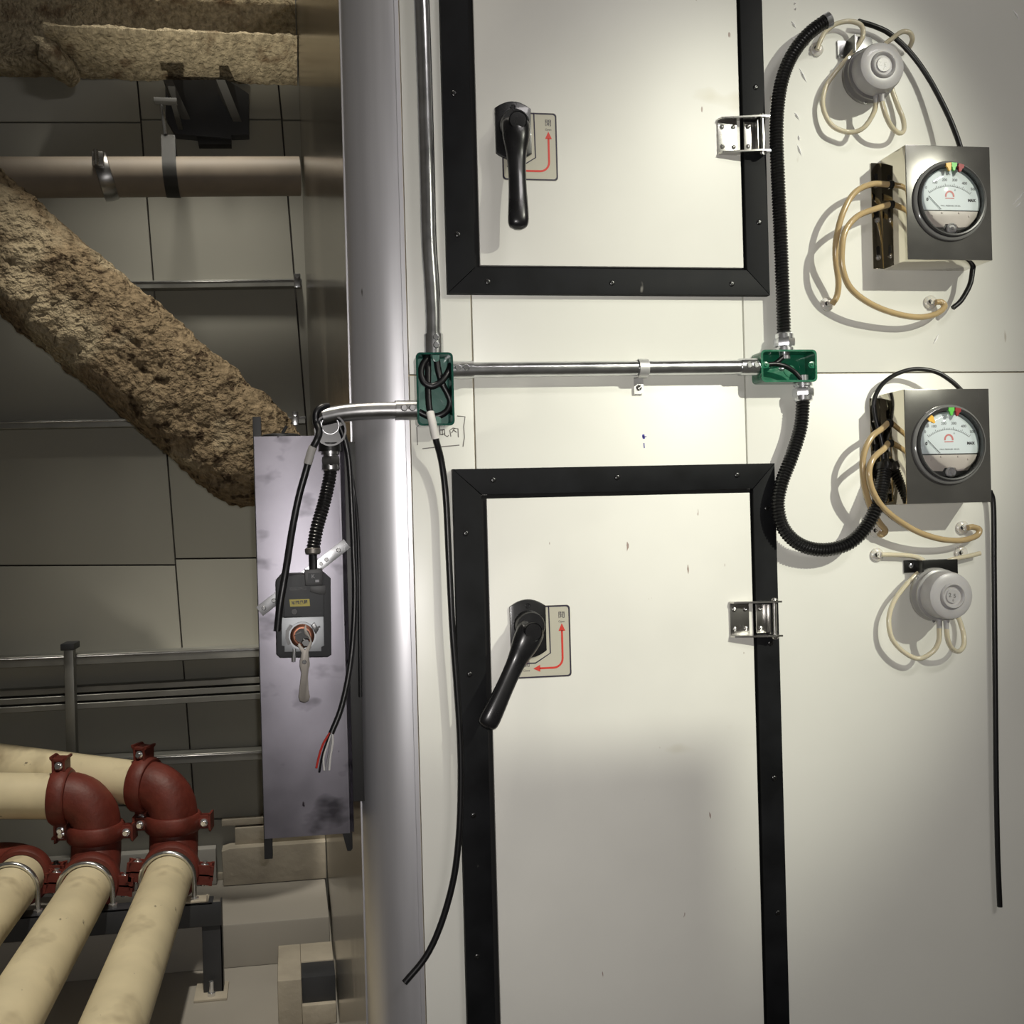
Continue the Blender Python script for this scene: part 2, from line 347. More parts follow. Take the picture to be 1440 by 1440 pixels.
# low kerb and the concrete ledge against the rear wall
b = NB(); ZK = 0.166; YKB = 2.24; box(b, -3.0, 0.1235, YKB, YB, 0, ZK, 0.008); struct('trim_4', b, 'floor')
b = NB(); box(b, -3.0, 0.130, YB - 0.012, YB, ZK, ZK + 0.03, 0.003); struct('baseboard_back', b, 'concrete')
YL = YB - 0.10
zt = P(345, 1192, YL).z; zb = ZK + 0.002
b = NB(); x0 = P(313, 1200, YL).x
o = [(x0, zb), (x0 - 0.004, zt - 0.01), (x0 + 0.03, zt), (0.129, zt), (0.129, zb)]
prism(b, o, YL, YB - 0.0125, 0.006); box(b, x0 + 0.05, 0.130, YB - 0.05, YB, zt - 0.01, zt + 0.07, 0.004)
ledge = struct('trim_1', b, 'concrete')
b = NB(); p0 = P(312, 1157, YB - 0.03); box(b, p0.x, 0.128, YB - 0.04, YB, p0.z - 0.014, p0.z + 0.014, 0.003); struct('trim_2', b, 'concrete')
b = NB(); p0 = P(160, 1200, YB - 0.04); p1 = P(312, 1228, YB - 0.04); box(b, -2.0, p1.x - 0.02, YB - 0.07, YB - 0.013, ZK + 0.0005, max(ZK + 0.04, p0.z), 0.008); struct('trim_3', b, 'plaster')

# concrete foot with a square recess at the machine's base
YC = 1.72
a = P(390, 1380, YC); c = P(424, 1378, YC); d = P(468, 1411, YC)
b = NB(); top = a.z
box(b, a.x, c.x, YC, YC + 0.30, 0, top, 0.006); box(b, c.x - 0.001, 0.123, YC, YC + 0.30, 0, d.z, 0.006); box(b, c.x - 0.001, 0.123, YC + 0.14, YC + 0.30, d.z - 0.01, top, 0.006)
b2 = NB(); box(b2, c.x + 0.001, 0.1225, YC + 0.02, YC + 0.14, d.z + 0.0005, top - 0.004, 0.002)  # dark block put in for the shade inside the recess
pl = solo('concrete_plinth', b, 'concrete', 'pale concrete foot block with a notched top on the floor beside the machine', 'plinth', (a.x + 0.1, YC + 0.15, 0)); part('recess_shade', b2, 'bracket_dark', pl, 'dark block put in for the shade of the recess')

# ================================================================== air handling unit
ahu = thing('air_handling_unit', 'large cream panelled air handling unit with two access doors and a rounded metal corner post', 'machine', (1.3, 1.3, 0))
XS, ZT = 0.119, 3.95
# side sheet, receding to the rear wall
b = NB()
add(b, [(XS + 0.002, 0.085, 0), (XS + 0.002, 0.085, ZT), (0.101, YB - 0.0006, ZT), (0.136, YB - 0.0006, 0), (XS + 0.03, 0.085, 0), (XS + 0.03, 0.085, ZT), (0.15, YB - 0.0006, ZT), (0.165, YB - 0.0006, 0)],
    [(0, 1, 2, 3), (7, 6, 5, 4), (0, 4, 5, 1), (3, 2, 6, 7), (1, 5, 6, 2), (0, 3, 7, 4)])
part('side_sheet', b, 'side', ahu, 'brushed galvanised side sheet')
b = NB(); box(b, 0.2, 2.6, 0.012, YB - 0.02, 0.0, ZT, 0.004); part('casing', b, 'sealant', ahu, 'tan sealant showing in the panel joints')
# rounded corner post
prof = [(0.2115, 0.0), (0.2115, -0.004), (0.2045, -0.004), (0.2040, -0.0015)] + [(0.2035 - 0.0845 * math.sin(R(t)), -0.0015 + 0.0845 * (1 - math.cos(R(t)))) for t in range(0, 91, 5)] + [(0.1165, 0.083), (0.1165, 0.092), (0.121, 0.092), (0.13, 0.085), (0.2, 0.012)]
b = NB(); A = [b.verts.new((x, y, 0.02)) for x, y in prof]; B = [b.verts.new((x, y, ZT)) for x, y in prof]; n = len(prof)
for i in range(n): b.faces.new((A[i], A[(i + 1) % n], B[(i + 1) % n], B[i]))
b.faces.new(A); b.faces.new(B[::-1]); part('corner_post', b, 'alu', ahu, 'rounded aluminium corner post', 30)
# face panels
G = 0.0013
xs = [0.2125, 0.3245, 0.8175, 1.75, 2.6]; zs = [0.02, 1.912, ZT]
for i in range(4):
    for j in range(2):
        b = NB(); box(b, xs[i] + G, xs[i + 1] - G, 0.0, 0.012, zs[j] + G, zs[j + 1] - G, 0.0012); part('face_panel', b, 'paint', ahu)

def door(z0, z1, tag_):
    """black mitred frame and the leaf inside it."""
    X0, X1 = 0.2815, 0.8630; iX0, iX1 = 0.3305, 0.8205; wz = 0.045
    e = 0.0003
    yf, yb = -0.014, 0.0
    rails = [[(X0, z0), (X0, z1), (iX0, z1 - wz), (iX0, z0 + wz)], [(X1, z0), (X1, z1), (iX1, z1 - wz), (iX1, z0 + wz)],
             [(X0, z1), (X1, z1), (iX1, z1 - wz), (iX0, z1 - wz)], [(X0, z0), (X1, z0), (iX1, z0 + wz), (iX0, z0 + wz)]]
    for q in rails:
        cx = sum(p[0] for p in q) / 4; cz = sum(p[1] for p in q) / 4
        q = [(x + e * (1 if x < cx else -1), z + e * (1 if z < cz else -1)) for x, z in q]
        b = NB(); prism(b, q, yf, yb, 0.0014); part('frame_rail', b, 'black_frame', ahu, None, 30)
    scr = []
    zz = z0 + 0.1
    while zz < z1 - 0.05:
        scr += [(X0 + 0.020, zz), (X1 - 0.017, zz + 0.03)]; zz += 0.24
    for k in range(3):
        scr += [(X0 + 0.07 + k * 0.22, z0 + 0.020), (X0 + 0.07 + k * 0.22, z1 - 0.020)]
    for x, z in scr:
        b = NB(); lathe(b, [(0.0046, 0), (0.0046, 0.0012), (0.0034, 0.0020), (0.0014, 0.0020), (0.0012, 0.001), (0, 0.001)], (x, yf, z), (0, -1, 0), 12); part('frame_screw', b, 'screw_dark', ahu)
    b = NB()
    for q in ((iX0 - 0.001, 0.3425, z0 + wz, z1 - wz), (0.8145, iX1 + 0.001, z0 + wz, z1 - wz), (0.3425, 0.8145, z1 - wz - 0.0085, z1 - wz + 0.001), (0.3425, 0.8145, z0 + wz - 0.001, z0 + wz + 0.006)):
        box(b, q[0], q[1], -0.0025, 0.0, q[2], q[3])
    part('door_seal', b, 'gasket', ahu, None, 0)
    b = NB(); box(b, 0.3400, 0.8165, -0.0095, 0.0, z0 + wz + 0.0045, z1 - wz - 0.0065, 0.0015)
    return part('access_door', b, 'door', ahu, 'cream door leaf with scuff marks')
YD = -0.0095                                # front of the door leaves

def handle(dr, px, py, ang, plate_px, two_heads):
    """rotary lever handle on its plate with the printed open/close decal; px,py: plate centre."""
    c = P(px, py, YD - 0.004); cx, cz = c.x, c.z
    W, H = 0.0315, 0.0465
    # decal
    p0 = P(plate_px[0], plate_px[1], YD); p1 = P(plate_px[2], plate_px[3], YD)
    x0, x1, z1, z0 = p0.x, p1.x, p0.z, p1.z
    b = NB(); prism(b, rrect(x0, x1, z0, z1, 0.006), YD - 0.0006, YD); dec = part('instruction_plate', b, 'decal', dr)
    b = NB(); ring_flat(b, rrect(x0 + 0.0005, x1 - 0.0005, z0 + 0.0005, z1 - 0.0005, 0.006), rrect(x0 + 0.003, x1 - 0.003, z0 + 0.003, z1 - 0.003, 0.005), YD - 0.0010, YD - 0.0004)
    bp = [(cx + W + 0.006, min(cz + 0.044, z1 - 0.0016)), (cx + W + 0.007, cz - 0.044), (cx + 0.012, cz - 0.060), (cx - 0.012, cz - 0.060)]
    ribbon(b, bp, 0.0022, YD - 0.0006); part('plate_border', b, 'ink_navy', dr, None, 0)
    yy = YD - 0.0006
    ax = x1 - 0.0155; tz = z1 - 0.018
    for tx, sz_, xx, zz in (('開', 0.0125, ax, tz), ('Open', 0.005, ax, tz - 0.0108), ('關', 0.0125, x0 + 0.020, z0 + 0.0245), ('Close', 0.005, x0 + 0.020, z0 + 0.0135)):
        b = NB(); text(b, tx, sz_, xx, yy, zz); part('plate_lettering', b, 'ink_navy', dr, None, 0)
    b = NB(); at = tz - 0.018; zb_ = z0 + 0.0165; r = 0.016
    xl = x0 + (0.043 if two_heads else 0.030)
    arc = [(ax, at - 0.008), (ax, zb_ + r)] + [(ax - r + r * math.cos(R(t)), zb_ + r - r * math.sin(R(t))) for t in range(15, 91, 15)] + [(xl, zb_)]
    ribbon(b, arc, 0.0034, yy); prism(b, [(ax, at + 0.004), (ax + 0.006, at - 0.009), (ax - 0.006, at - 0.009)], yy - 0.0004, yy)
    if two_heads: prism(b, [(xl - 0.011, zb_), (xl + 0.001, zb_ + 0.006), (xl + 0.001, zb_ - 0.006)], yy - 0.0004, yy)
    part('plate_arrow', b, 'ink_red', dr, None, 0)
    # base plate with bowed ends
    def bow(w, h, bulge):
        o = [(cx - w + 2 * w * k / 10, cz + h + bulge * (1 - ((k - 5) / 5) ** 2)) for k in range(11)]
        return o + [(cx + w - 2 * w * k / 10, cz - h - bulge * (1 - ((k - 5) / 5) ** 2)) for k in range(11)]
    b = NB(); prism(b, bow(W, H - 0.008, 0.012), YD - 0.006, YD - 0.0004, 0.0025)
    lathe(b, [(0.0045, 0), (0.0045, 0.0015), (0.003, 0.0015), (0.003, 0.0004), (0, 0.0004)], (cx, YD - 0.006, cz + 0.040), (0, -1, 0), 12)
    lathe(b, [(0.026, 0), (0.025, 0.016), (0.023, 0.020), (0.0, 0.020)], (cx, YD - 0.006, cz + 0.006), (0, -1, 0), 28)
    part('handle_plate', b, 'handle', dr)
    # lever
    b = NB(); o = V((cx - 0.003, YD - 0.024, cz - 0.001)); dn = V((math.sin(ang), 0, -math.cos(ang)))
    st = [(-0.012, 0.000, 0.020), (0.0, -0.010, 0.0235), (0.025, -0.014, 0.0225), (0.055, -0.016, 0.0170), (0.085, -0.020, 0.0150), (0.12, -0.025, 0.0152), (0.155, -0.029, 0.0168), (0.176, -0.030, 0.0172), (0.186, -0.029, 0.0145), (0.191, -0.028, 0.006)]
    sd = V((math.cos(ang), 0, math.sin(ang))); rings = []
    fine = spline([V((a_, b_, c_)) for a_, b_, c_ in [(q_[0] * (0.93 if two_heads else 0.955), q_[1], q_[2]) for q_ in st]], 4)
    for s in fine:
        p = o + dn * s.x + V((0, s.y, 0)); wv = s.z
        rings.append([b.verts.new(p + sd * (wv * math.copysign(abs(math.cos(t)) ** 0.8, math.cos(t))) + V((0, 1, 0)) * (0.72 * wv * math.copysign(abs(math.sin(t)) ** 0.8, math.sin(t)))) for t in [2 * math.pi * k / 20 for k in range(20)]])
    for r0, r1 in zip(rings, rings[1:]):
        for k in range(20): b.faces.new((r0[k], r0[(k + 1) % 20], r1[(k + 1) % 20], r1[k]))
    b.faces.new(rings[0][::-1]); b.faces.new(rings[-1]); part('lever_handle', b, 'handle', dr, None, 60)
    b = NB(); q = o + V((0, -0.026, 0)); lathe(b, [(0.0155, 0.003), (0.0150, 0.0), (0.0, -0.0005)][::-1], q + V((0, 0.0, 0)), (0, -1, 0), 24)
    lathe(b, [(0.0155, -0.012), (0.0155, 0.001), (0.014, 0.003), (0, 0.0034)], q, (0, -1, 0), 24); part('lever_cap', b, 'handle', dr)

def hinge(dr, px, py, m):
    """channel hinge on the door's right edge: px,py = left top corner of its door leaf."""
    c = P(px, py, YD); x0, z1 = c.x, c.z; z0 = z1 - 0.063; y0 = YD
    b = NB(); box(b, x0, x0 + 0.036, y0 - 0.003, y0, z0, z1, 0.0008)
    for zz in (z0, z1 - 0.003):
        t = NB(); q = [(x0, y0 - 0.002), (x0 + 0.086, y0 - 0.006), (x0 + 0.087, y0 - 0.026), (x0 + 0.070, y0 - 0.027), (x0 + 0.004, y0 - 0.012)]
        A = [t.verts.new((x, y, zz)) for x, y in q]; B = [t.verts.new((x, y, zz + 0.003)) for x, y in q]
        t.faces.new(A); t.faces.new(B[::-1])
        for i in range(5): t.faces.new((A[i], B[i], B[(i + 1) % 5], A[(i + 1) % 5]))
        bmesh.ops.recalc_face_normals(t, faces=list(t.faces)); merge(b, t)
    part('hinge_leaf', b, m, dr)
    b = NB(); box(b, x0 + 0.047, x0 + 0.066, -0.0175, -0.0142, z0 + 0.006, z1 - 0.006, 0.0008); box(b, x0 + 0.066, x0 + 0.0685, -0.029, -0.0145, z0 + 0.005, z1 - 0.005, 0.0008)
    box(b, x0 + 0.079, x0 + 0.086, -0.0175, -0.0142, z0 + 0.008, z1 - 0.008, 0.0008); part('frame_leaf', b, m, dr)
    b = NB(); cyl(b, (x0 + 0.0755, y0 - 0.019, z0 - 0.005), (x0 + 0.0755, y0 - 0.019, z1 + 0.005), 0.0034, seg=12); lathe(b, [(0.0058, 0), (0.005, 0.003), (0, 0.004)], (x0 + 0.0755, y0 - 0.019, z1 + 0.001), (0, 0, 1), 12)
    lathe(b, [(0.0058, 0), (0.005, 0.003), (0, 0.004)], (x0 + 0.0755, y0 - 0.019, z0 - 0.001), (0, 0, -1), 12); part('hinge_pin', b, m, dr)
    for sx, sy in ((x0 + 0.008, y0 - 0.003), (x0 + 0.029, y0 - 0.003), (x0 + 0.054, -0.0175)):
        for sz in (z0 + 0.014, z1 - 0.014):
            b = NB(); lathe(b, [(0.0042, 0), (0.0036, 0.0018), (0.0018, 0.0024), (0, 0.0012)], (sx, sy, sz), (0, -1, 0), 12); part('hinge_screw', b, 'steel', dr)

d1 = door(2.0485, 2.95, 1)
handle(d1, 722, 184, R(-1.5), (704, 157, 785, 255), False)
hinge(d1, 1008, 168, 'steel')
d2 = door(0.10, 1.7500, 2)
handle(d2, 743, 884, R(-29), (722, 853, 804, 951), True)
hinge(d2, 1025, 846, 'steel')

# pen and pencil marks on the face
b = NB()
def pen(b, pts, wd=0.0016, y=-0.0001): ribbon(b, [(P(x, yy, 0).x, P(x, yy, 0).z) for x, yy in pts], wd, y)
pen(b, [(586, 600), (587, 626)]); pen(b, [(643, 585), (654, 586), (652, 600), (653, 615), (651, 628)]); pen(b, [(594, 631), (612, 629), (646, 626)])
pen(b, [(618, 605), (625, 604)]); pen(b, [(620, 611), (626, 610)]); pen(b, [(622, 612), (622, 605), (625, 604), (625.5, 612), (629, 614), (631, 612)])
pen(b, [(634, 614), (632.5, 605), (637, 602), (644, 603), (644.5, 615)]); pen(b, [(639, 602), (637, 606), (635, 609)]); pen(b, [(638, 605), (642, 608)]); pen(b, [(619, 612), (618, 600)])
part('pencil_note', b, 'pencil', ahu, 'handwritten pencil note and box lines', 0)
b = NB(); pen(b, [(904.5, 611), (905.5, 617)], 0.004); pen(b, [(903, 614.5), (909, 614)], 0.0016); pen(b, [(905.5, 623), (906, 630)], 0.0016); part('pen_mark', b, 'ink_blue', ahu, 'small blue pen cross and dash', 0)
# creases of the leftover clear film, their glints painted as white slivers
for q in [(1113, 30, 1119, 40), (1113, 52, 1119, 59), (1124, 96, 1134, 116), (1117, 158, 1124, 169), (1121, 203, 1127, 219), (1117, 4, 1118, 6), (1118, 11.5, 1119, 14), (1123, 190, 1124, 198), (1424, 288, 1440, 270), (1428, 292, 1436, 284), (1424, 14, 1433, 28), (1312, 484, 1320, 470)]:
    a = P(q[0], q[1]); c = P(q[2], q[3]); b = NB(); mdl = (a + c) / 2 + V((0, -0.0022, 0))
    tube(b, [a, a.lerp(mdl, 0.7), mdl, c.lerp(mdl, 0.7), c], lambda i: [0.0003, 0.0010, 0.0013, 0.0010, 0.0003][i], 6); part('film_glint', b, 'film', ahu)

# ================================================================== conduits and junction boxes
def connector(b, p0, p1, r):
    cyl(b, p0, p1, r, seg=24)
    d = (V(p1) - V(p0)).normalized()
    for k in (0.22, 0.62):
        q = V(p0).lerp(V(p1), k) + V((0, -r + 0.001, 0)) + (V((0, 0, 0.002)) if abs(d.x) > 0.5 else V((0.002, 0, 0)))
        lathe(b, [(0.0055, 0), (0.0055, 0.002), (0.0045, 0.0035), (0.0045, 0.0022), (0, 0.0022)], q, (0, -1, 0), 12)
def pole(b, pts, r, seg=20): tube(b, pts, r, seg)

def open_box(b, x0, x1, z0, z1, dep, r, th=0.0022):
    o = rrect(x0, x1, z0, z1, r); i = rrect(x0 + th, x1 - th, z0 + th, z1 - th, r - th * 0.7); n = len(o)
    L = []
    for outl, y in ((o, 0.0), (o, -dep + 0.002), ([(x * 1.0 + (0.0012 if x > (x0 + x1) / 2 else -0.0012), z + (0.0012 if z > (z0 + z1) / 2 else -0.0012)) for x, z in o], -dep + 0.001),
                    ([(x + (0.0012 if x > (x0 + x1) / 2 else -0.0012), z + (0.0012 if z > (z0 + z1) / 2 else -0.0012)) for x, z in o], -dep), (i, -dep), (i, -0.004)):
        L.append([b.verts.new((x, y - 0.0005, z)) for x, z in outl])
    for A, B in zip(L, L[1:]):
        for k in range(n): b.faces.new((A[k], A[(k + 1) % n], B[(k + 1) % n], B[k]))
    b.faces.new(L[0]); b.faces.new(L[-1])

# left box
LB = (0.2215, 0.2820, 1.8225, 1.9425); DEP = 0.040
lb = thing('junction_box', 'tall open green junction box stuffed with coiled black cable, left of the doors', 'junction box', (0.252, 0, 1.8235), 'open green junction boxes')
b = NB(); open_box(b, *LB, DEP, 0.008); part('box_shell', b, 'green', lb)
b = NB(); prism(b, rrect(LB[0] + 0.004, LB[1] - 0.004, LB[2] + 0.004, LB[3] - 0.004, 0.006), -0.0058, -0.0042); part('back_plate', b, 'green_grey', lb, 'pale grey green back plate')
b = NB(); cxk = (LB[0] + LB[1]) / 2
ring_flat(b, circ(cxk + 0.004, 1.856, 0.017, 24), circ(cxk + 0.004, 1.856, 0.0158, 24), -0.0068, -0.0055); ring_flat(b, circ(cxk + 0.012, 1.919, 0.010, 20), circ(cxk + 0.012, 1.919, 0.0088, 20), -0.0068, -0.0055); part('knockout', b, 'green_grey', lb)
for zz, s in ((LB[3] - 0.0025, -1), (LB[2] + 0.0025, 1)):
    b = NB(); t = [(cxk + 0.003 - 0.006, zz), (cxk + 0.003 + 0.006, zz)] + [(cxk + 0.003 + 0.006 * math.cos(R(a_)), zz + s * (0.006 + 0.006 * math.sin(R(a_)))) for a_ in range(0, 181, 20)]
    prism(b, t, -DEP + 0.001, -DEP + 0.004, 0.0006); lathe(b, [(0.0030, 0), (0.0030, 0.0014), (0.0016, 0.0014), (0.0016, 0.0004), (0, 0.0004)], (cxk + 0.003, -DEP + 0.001, zz + s * 0.006), (0, -1, 0), 12)
    part('cover_lug', b, 'green_grey', lb)
b = NB(); lathe(b, [(0.0048, 0), (0.0048, 0.002), (0.003, 0.003), (0, 0.002)], (cxk + 0.012, -0.0058, 1.919), (0, -1, 0), 14); part('fixing_screw', b, 'screw_dark', lb)

# right box
RB = (0.8305, 0.9325, 1.8915, 1.9460)
rb = thing('junction_box', 'wide open bright green junction box holding a forked black cable, right of the doors', 'junction box', (0.88, 0, 1.8915), 'open green junction boxes')
M['green2'] = pm('bright_green_enamel', (0.012, 0.135, 0.070), 0.25, var=0.25, scale=25, coat=0.4, bump=0.12, bscale=50)
b = NB(); open_box(b, *RB, DEP, 0.008); part('box_shell', b, 'green2', rb)
b = NB(); prism(b, rrect(RB[0] + 0.004, RB[1] - 0.004, RB[2] + 0.004, RB[3] - 0.004, 0.006), -0.0058, -0.0042); part('back_plate', b, 'green2', rb)
b = NB(); ring_flat(b, circ(RB[1] - 0.028, 1.919, 0.0165, 24), circ(RB[1] - 0.028, 1.919, 0.0150, 24), -0.0068, -0.0055); part('knockout', b, 'green2', rb)
b = NB(); lathe(b, [(0.0055, 0), (0.0055, 0.002), (0.0035, 0.0035), (0, 0.0022)], (RB[0] + 0.055, -0.0058, 1.921), (0, -1, 0), 14); part('fixing_screw', b, 'chrome', rb)
for xx, s in ((RB[0] + 0.0025, 1), (RB[1] - 0.0025, -1)):
    b = NB(); zc = 1.9205; t = [(xx, zc - 0.006), (xx, zc + 0.006)] + [(xx + s * (0.006 + 0.006 * math.sin(R(a_))), zc + 0.006 * math.cos(R(a_))) for a_ in range(0, 181, 20)]
    prism(b, t, -DEP + 0.001, -DEP + 0.004, 0.0006); lathe(b, [(0.0030, 0), (0.0030, 0.0014), (0.0016, 0.0014), (0.0016, 0.0004), (0, 0.0004)], (xx + s * 0.006, -DEP + 0.001, zc), (0, -1, 0), 12); part('cover_lug', b, 'green2', rb)

YK = -0.024
vc = thing('steel_conduit', 'bright vertical zinc conduit running up from the left green box', 'conduit', P(609, 492, YK))
b = NB(); tube(b, path([(590, -60, YK), (594, 30, YK), (598, 150, YK), (601, 260, YK), (603, 340, YK), (607, 400, YK), (609, 440, YK), (609.5, 470, YK)]), 0.0135, 24); part('conduit_tube', b, 'zinc', vc)
b = NB(); cxv = P(609.5, 470, YK).x; connector(b, (cxv, YK, LB[3] + 0.034), (cxv, YK, LB[3] + 0.0008), 0.0163); part('box_connector', b, 'zinc', vc)
hc = thing('steel_conduit', 'straight horizontal zinc conduit joining the two green boxes', 'conduit', P(850, 515, YK))
pa = V((LB[1] + 0.0015, YK, 1.9165)); pb = V((RB[0] - 0.0015, YK, 1.9195))
b = NB(); cyl(b, pa.lerp(pb, 0.055), pa.lerp(pb, 0.95), 0.0128, seg=24); part('conduit_tube', b, 'zinc', hc)
b = NB(); connector(b, pa, pa.lerp(pb, 0.066), 0.0152); part('box_connector', b, 'zinc', hc)
b = NB(); connector(b, pb, pb.lerp(pa, 0.060), 0.0152); part('box_connector', b, 'zinc', hc)
st = thing('conduit_strap', 'small one-hole zinc strap holding the horizontal conduit', 'strap', P(903, 550))
sx = P(903, 516, YK).x; szc = 1.918; b = NB(); w2 = 0.0085
arcp = [(-0.0005, szc + 0.0145), (-0.010, szc + 0.0155)] + [(YK - 0.0148 * math.sin(R(t)), szc + 0.0148 * math.cos(R(t))) for t in range(0, 181, 15)] + [(-0.004, szc - 0.0152), (-0.0032, szc - 0.020), (-0.0032, szc - 0.042)]
cen = V((0, YK, szc)); rows_ = []
for i, (y_, z_) in enumerate(arcp):
    q0 = V((0, *arcp[max(i - 1, 0)])); q1 = V((0, *arcp[min(i + 1, len(arcp) - 1)])); t_ = (q1 - q0).normalized(); nr = V((0, -t_.z, t_.y)) * 0.0016
    if nr.dot(V((0, y_, z_)) - cen) < 0 and 2 < i < len(arcp) - 3: nr = -nr
    if i >= len(arcp) - 2: nr = V((0, -0.0016, 0))
    rows_.append([b.verts.new((sx + sg, y_ + nr.y * k, z_ + nr.z * k)) for sg, k in ((-w2, 0), (w2, 0), (w2, 1), (-w2, 1))])
for r0, r1 in zip(rows_, rows_[1:]):
    for k in range(4): b.faces.new((r0[k], r0[(k + 1) % 4], r1[(k + 1) % 4], r1[k]))
b.faces.new(rows_[0]); b.faces.new(rows_[-1]); part('saddle', b, 'strap_zinc', st)
b = NB(); lathe(b, [(0.0052, 0), (0.005, 0.002), (0.003, 0.0035), (0.0012, 0.0030), (0, 0.0020)], (sx, -0.0040, szc - 0.031), (0, -1, 0), 14); part('strap_screw', b, 'steel', st)
# conduit bending back round the post to the small fitting
lc = thing('steel_conduit', 'short grey conduit crossing the rounded post to the left', 'conduit', P(520, 578, YK))
b = NB(); pts = spline([P(560, 577, YK), P(530, 577.5, YK), P(500, 579, YK - 0.001), P(475, 582, YK - 0.003), P(452, 587, YK - 0.006)], 8); tube(b, pts, 0.0143, 24); part('conduit_tube', b, 'zinc_dark', lc)
b = NB(); zlc = P(570, 577, YK).z; connector(b, (LB[0] - 0.0014, YK, zlc), (LB[0] - 0.036, YK, zlc), 0.0165); part('box_connector', b, 'zinc_dark', lc)

def gland(b, p, d, r=0.0165):
    p = V(p); d = V(d).normalized()
    lathe(b, [(0.0, -0.014), (r * 0.58, -0.014), (r * 0.58, 0.0), (r * 1.0, 0.0), (r * 1.0, 0.005), (r * 0.80, 0.0055), (r * 0.80, 0.008)], p, d, 24)
    lathe(b, [(r * 0.80, 0.008), (r * 1.05, 0.009), (r * 1.10, 0.012), (r * 1.10, 0.021), (r * 1.02, 0.024)], p, d, 6)
    lathe(b, [(r * 0.98, 0.022), (r * 0.98, 0.030), (r * 0.86, 0.032), (0, 0.032)], p, d, 24)
def hose(pts, r, pitch=0.0042):
    b = NB(); q = resample(pts, pitch / 4)
    tube(b, q, lambda i: r * (1.0, 1.07, 1.0, 0.84)[i % 4], 16); return b
YG = -0.022
up = thing('flexible_conduit', 'ribbed black flexible conduit curving up from the right green box to the top corner', 'hose', P(1103, 490, YG))
gx = P(1103, 488, YG).x; hp = spline([V((gx, YG, RB[3] + 0.029))] + [P(*k) for k in [(1101, 420, YG), (1098, 340, YG), (1094, 250, YG), (1092, 180, YG - 0.002), (1097, 125, YG - 0.006), (1110, 85, YG - 0.010), (1130, 55, YG - 0.014), (1150, 37, YG - 0.018), (1167, 27, YG - 0.022)]], 12)
b = hose(hp, 0.0116, 0.0054); part('ribbed_hose', b, 'hose', up)
b = NB(); gland(b, (P(1103, 488, YG).x, YG, RB[3] + 0.0012), (0, 0, 1)); part('hose_gland', b, 'chrome', up)
b = NB(); d = (hp[-1] - hp[-8]).normalized(); lathe(b, [(0.0128, -0.010), (0.0132, 0.0), (0.0105, 0.001), (0.0095, -0.006)], hp[-1], d, 20); part('end_ferrule', b, 'chrome', up)
dn_ = thing('flexible_conduit', 'ribbed black flexible conduit looping down from the right green box to the lower gauge', 'hose', P(1129, 541, YG))
gx2 = P(1129, 540, YG).x; hp2 = spline([V((gx2, YG, RB[2] - 0.029))] + [P(*k) for k in [(1126, 600, YG - 0.002), (1114, 640, YG - 0.006), (1099, 680, YG - 0.009), (1094, 712, YG - 0.010), (1102, 743, YG - 0.009), (1124, 765, YG - 0.008), (1156, 773, YG - 0.008), (1190, 766, YG - 0.012), (1215, 745, YG - 0.016), (1232, 715, YG - 0.020), (1240, 688, YG - 0.014), (1244, 662, YG - 0.004)]], 12)
b = hose(hp2, 0.0116, 0.0054); part('ribbed_hose', b, 'hose', dn_)
b = NB(); gland(b, (P(1129, 540, YG).x, YG, RB[2] - 0.0012), (0, 0, -1)); part('hose_gland', b, 'chrome', dn_)
b = NB(); d = (hp2[-1] - hp2[-6]).normalized(); lathe(b, [(0.0145, -0.002), (0.0155, 0.002), (0.0155, 0.012), (0.009, 0.014), (0.006, 0.022), (0, 0.022)], hp2[-1], d, 12); part('end_gland', b, 'screw_dark', dn_)

# forked cable in the right box
b = NB(); y = -0.026
tube(b, path([(1103, 500, y), (1099, 504, y), (1090, 511, y), (1080, 513, y), (1072, 514, y)], 6), 0.0042, 10)
tube(b, path([(1076, 513, y - 0.004), (1090, 512, y - 0.004), (1104, 515, y - 0.003), (1116, 522, y), (1124, 530, y), (1128, 536, y)], 6), 0.0042, 10)
solo('forked_cable', b, 'cable', 'short black forked cable inside the right green box', 'cable', P(1100, 512, y))
# cables coiled in the left box
y = -0.022
b = NB(); tube(b, path([(634, 513, y), (630, 523, y - 0.008), (621, 536, y - 0.012), (608, 543, y - 0.012), (597, 538, y - 0.010), (592, 526, y - 0.008), (594, 514, y - 0.006), (600, 504, y - 0.004), (601, 497, y)], 8), 0.0056, 12)
solo('coiled_cable', b, 'cable', 'black cable coiled in one loop inside the left green box', 'cable', P(606, 520, y))
b = NB(); tube(b, path([(613, 498, y), (615, 512, y), (617, 524, y), (622, 540, y), (630, 555, y), (633, 566, y), (629, 577, y), (619, 584, y), (606, 586, y + 0.003), (597, 583, y + 0.003), (589, 579, y + 0.003)], 8), 0.0056, 12)
solo('looped_cable', b, 'cable', 'black cable crossing the left green box from its top to its lower left exit', 'cable', P(620, 560, y))
hcab = thing('hanging_cable', 'long black cable with a white sleeve hanging down from the left green box', 'cable', P(620, 900, -0.03))
yy = [(601, 499, -0.020), (602, 520, -0.024), (602, 550, -0.030), (604, 575, -0.038), (608, 594, -0.046), (613, 618, -0.044), (621, 650, -0.030), (627, 700, -0.022), (631, 780, -0.022), (636, 880, -0.024), (642, 960, -0.024), (647, 1040, -0.024), (648, 1110, -0.026), (645, 1180, -0.028), (637, 1240, -0.030), (620, 1300, -0.032), (599, 1345, -0.034), (569, 1382, -0.038)]
b = NB(); tube(b, path(yy, 10), 0.0055, 14); part('cable_jacket', b, 'cable', hcab)
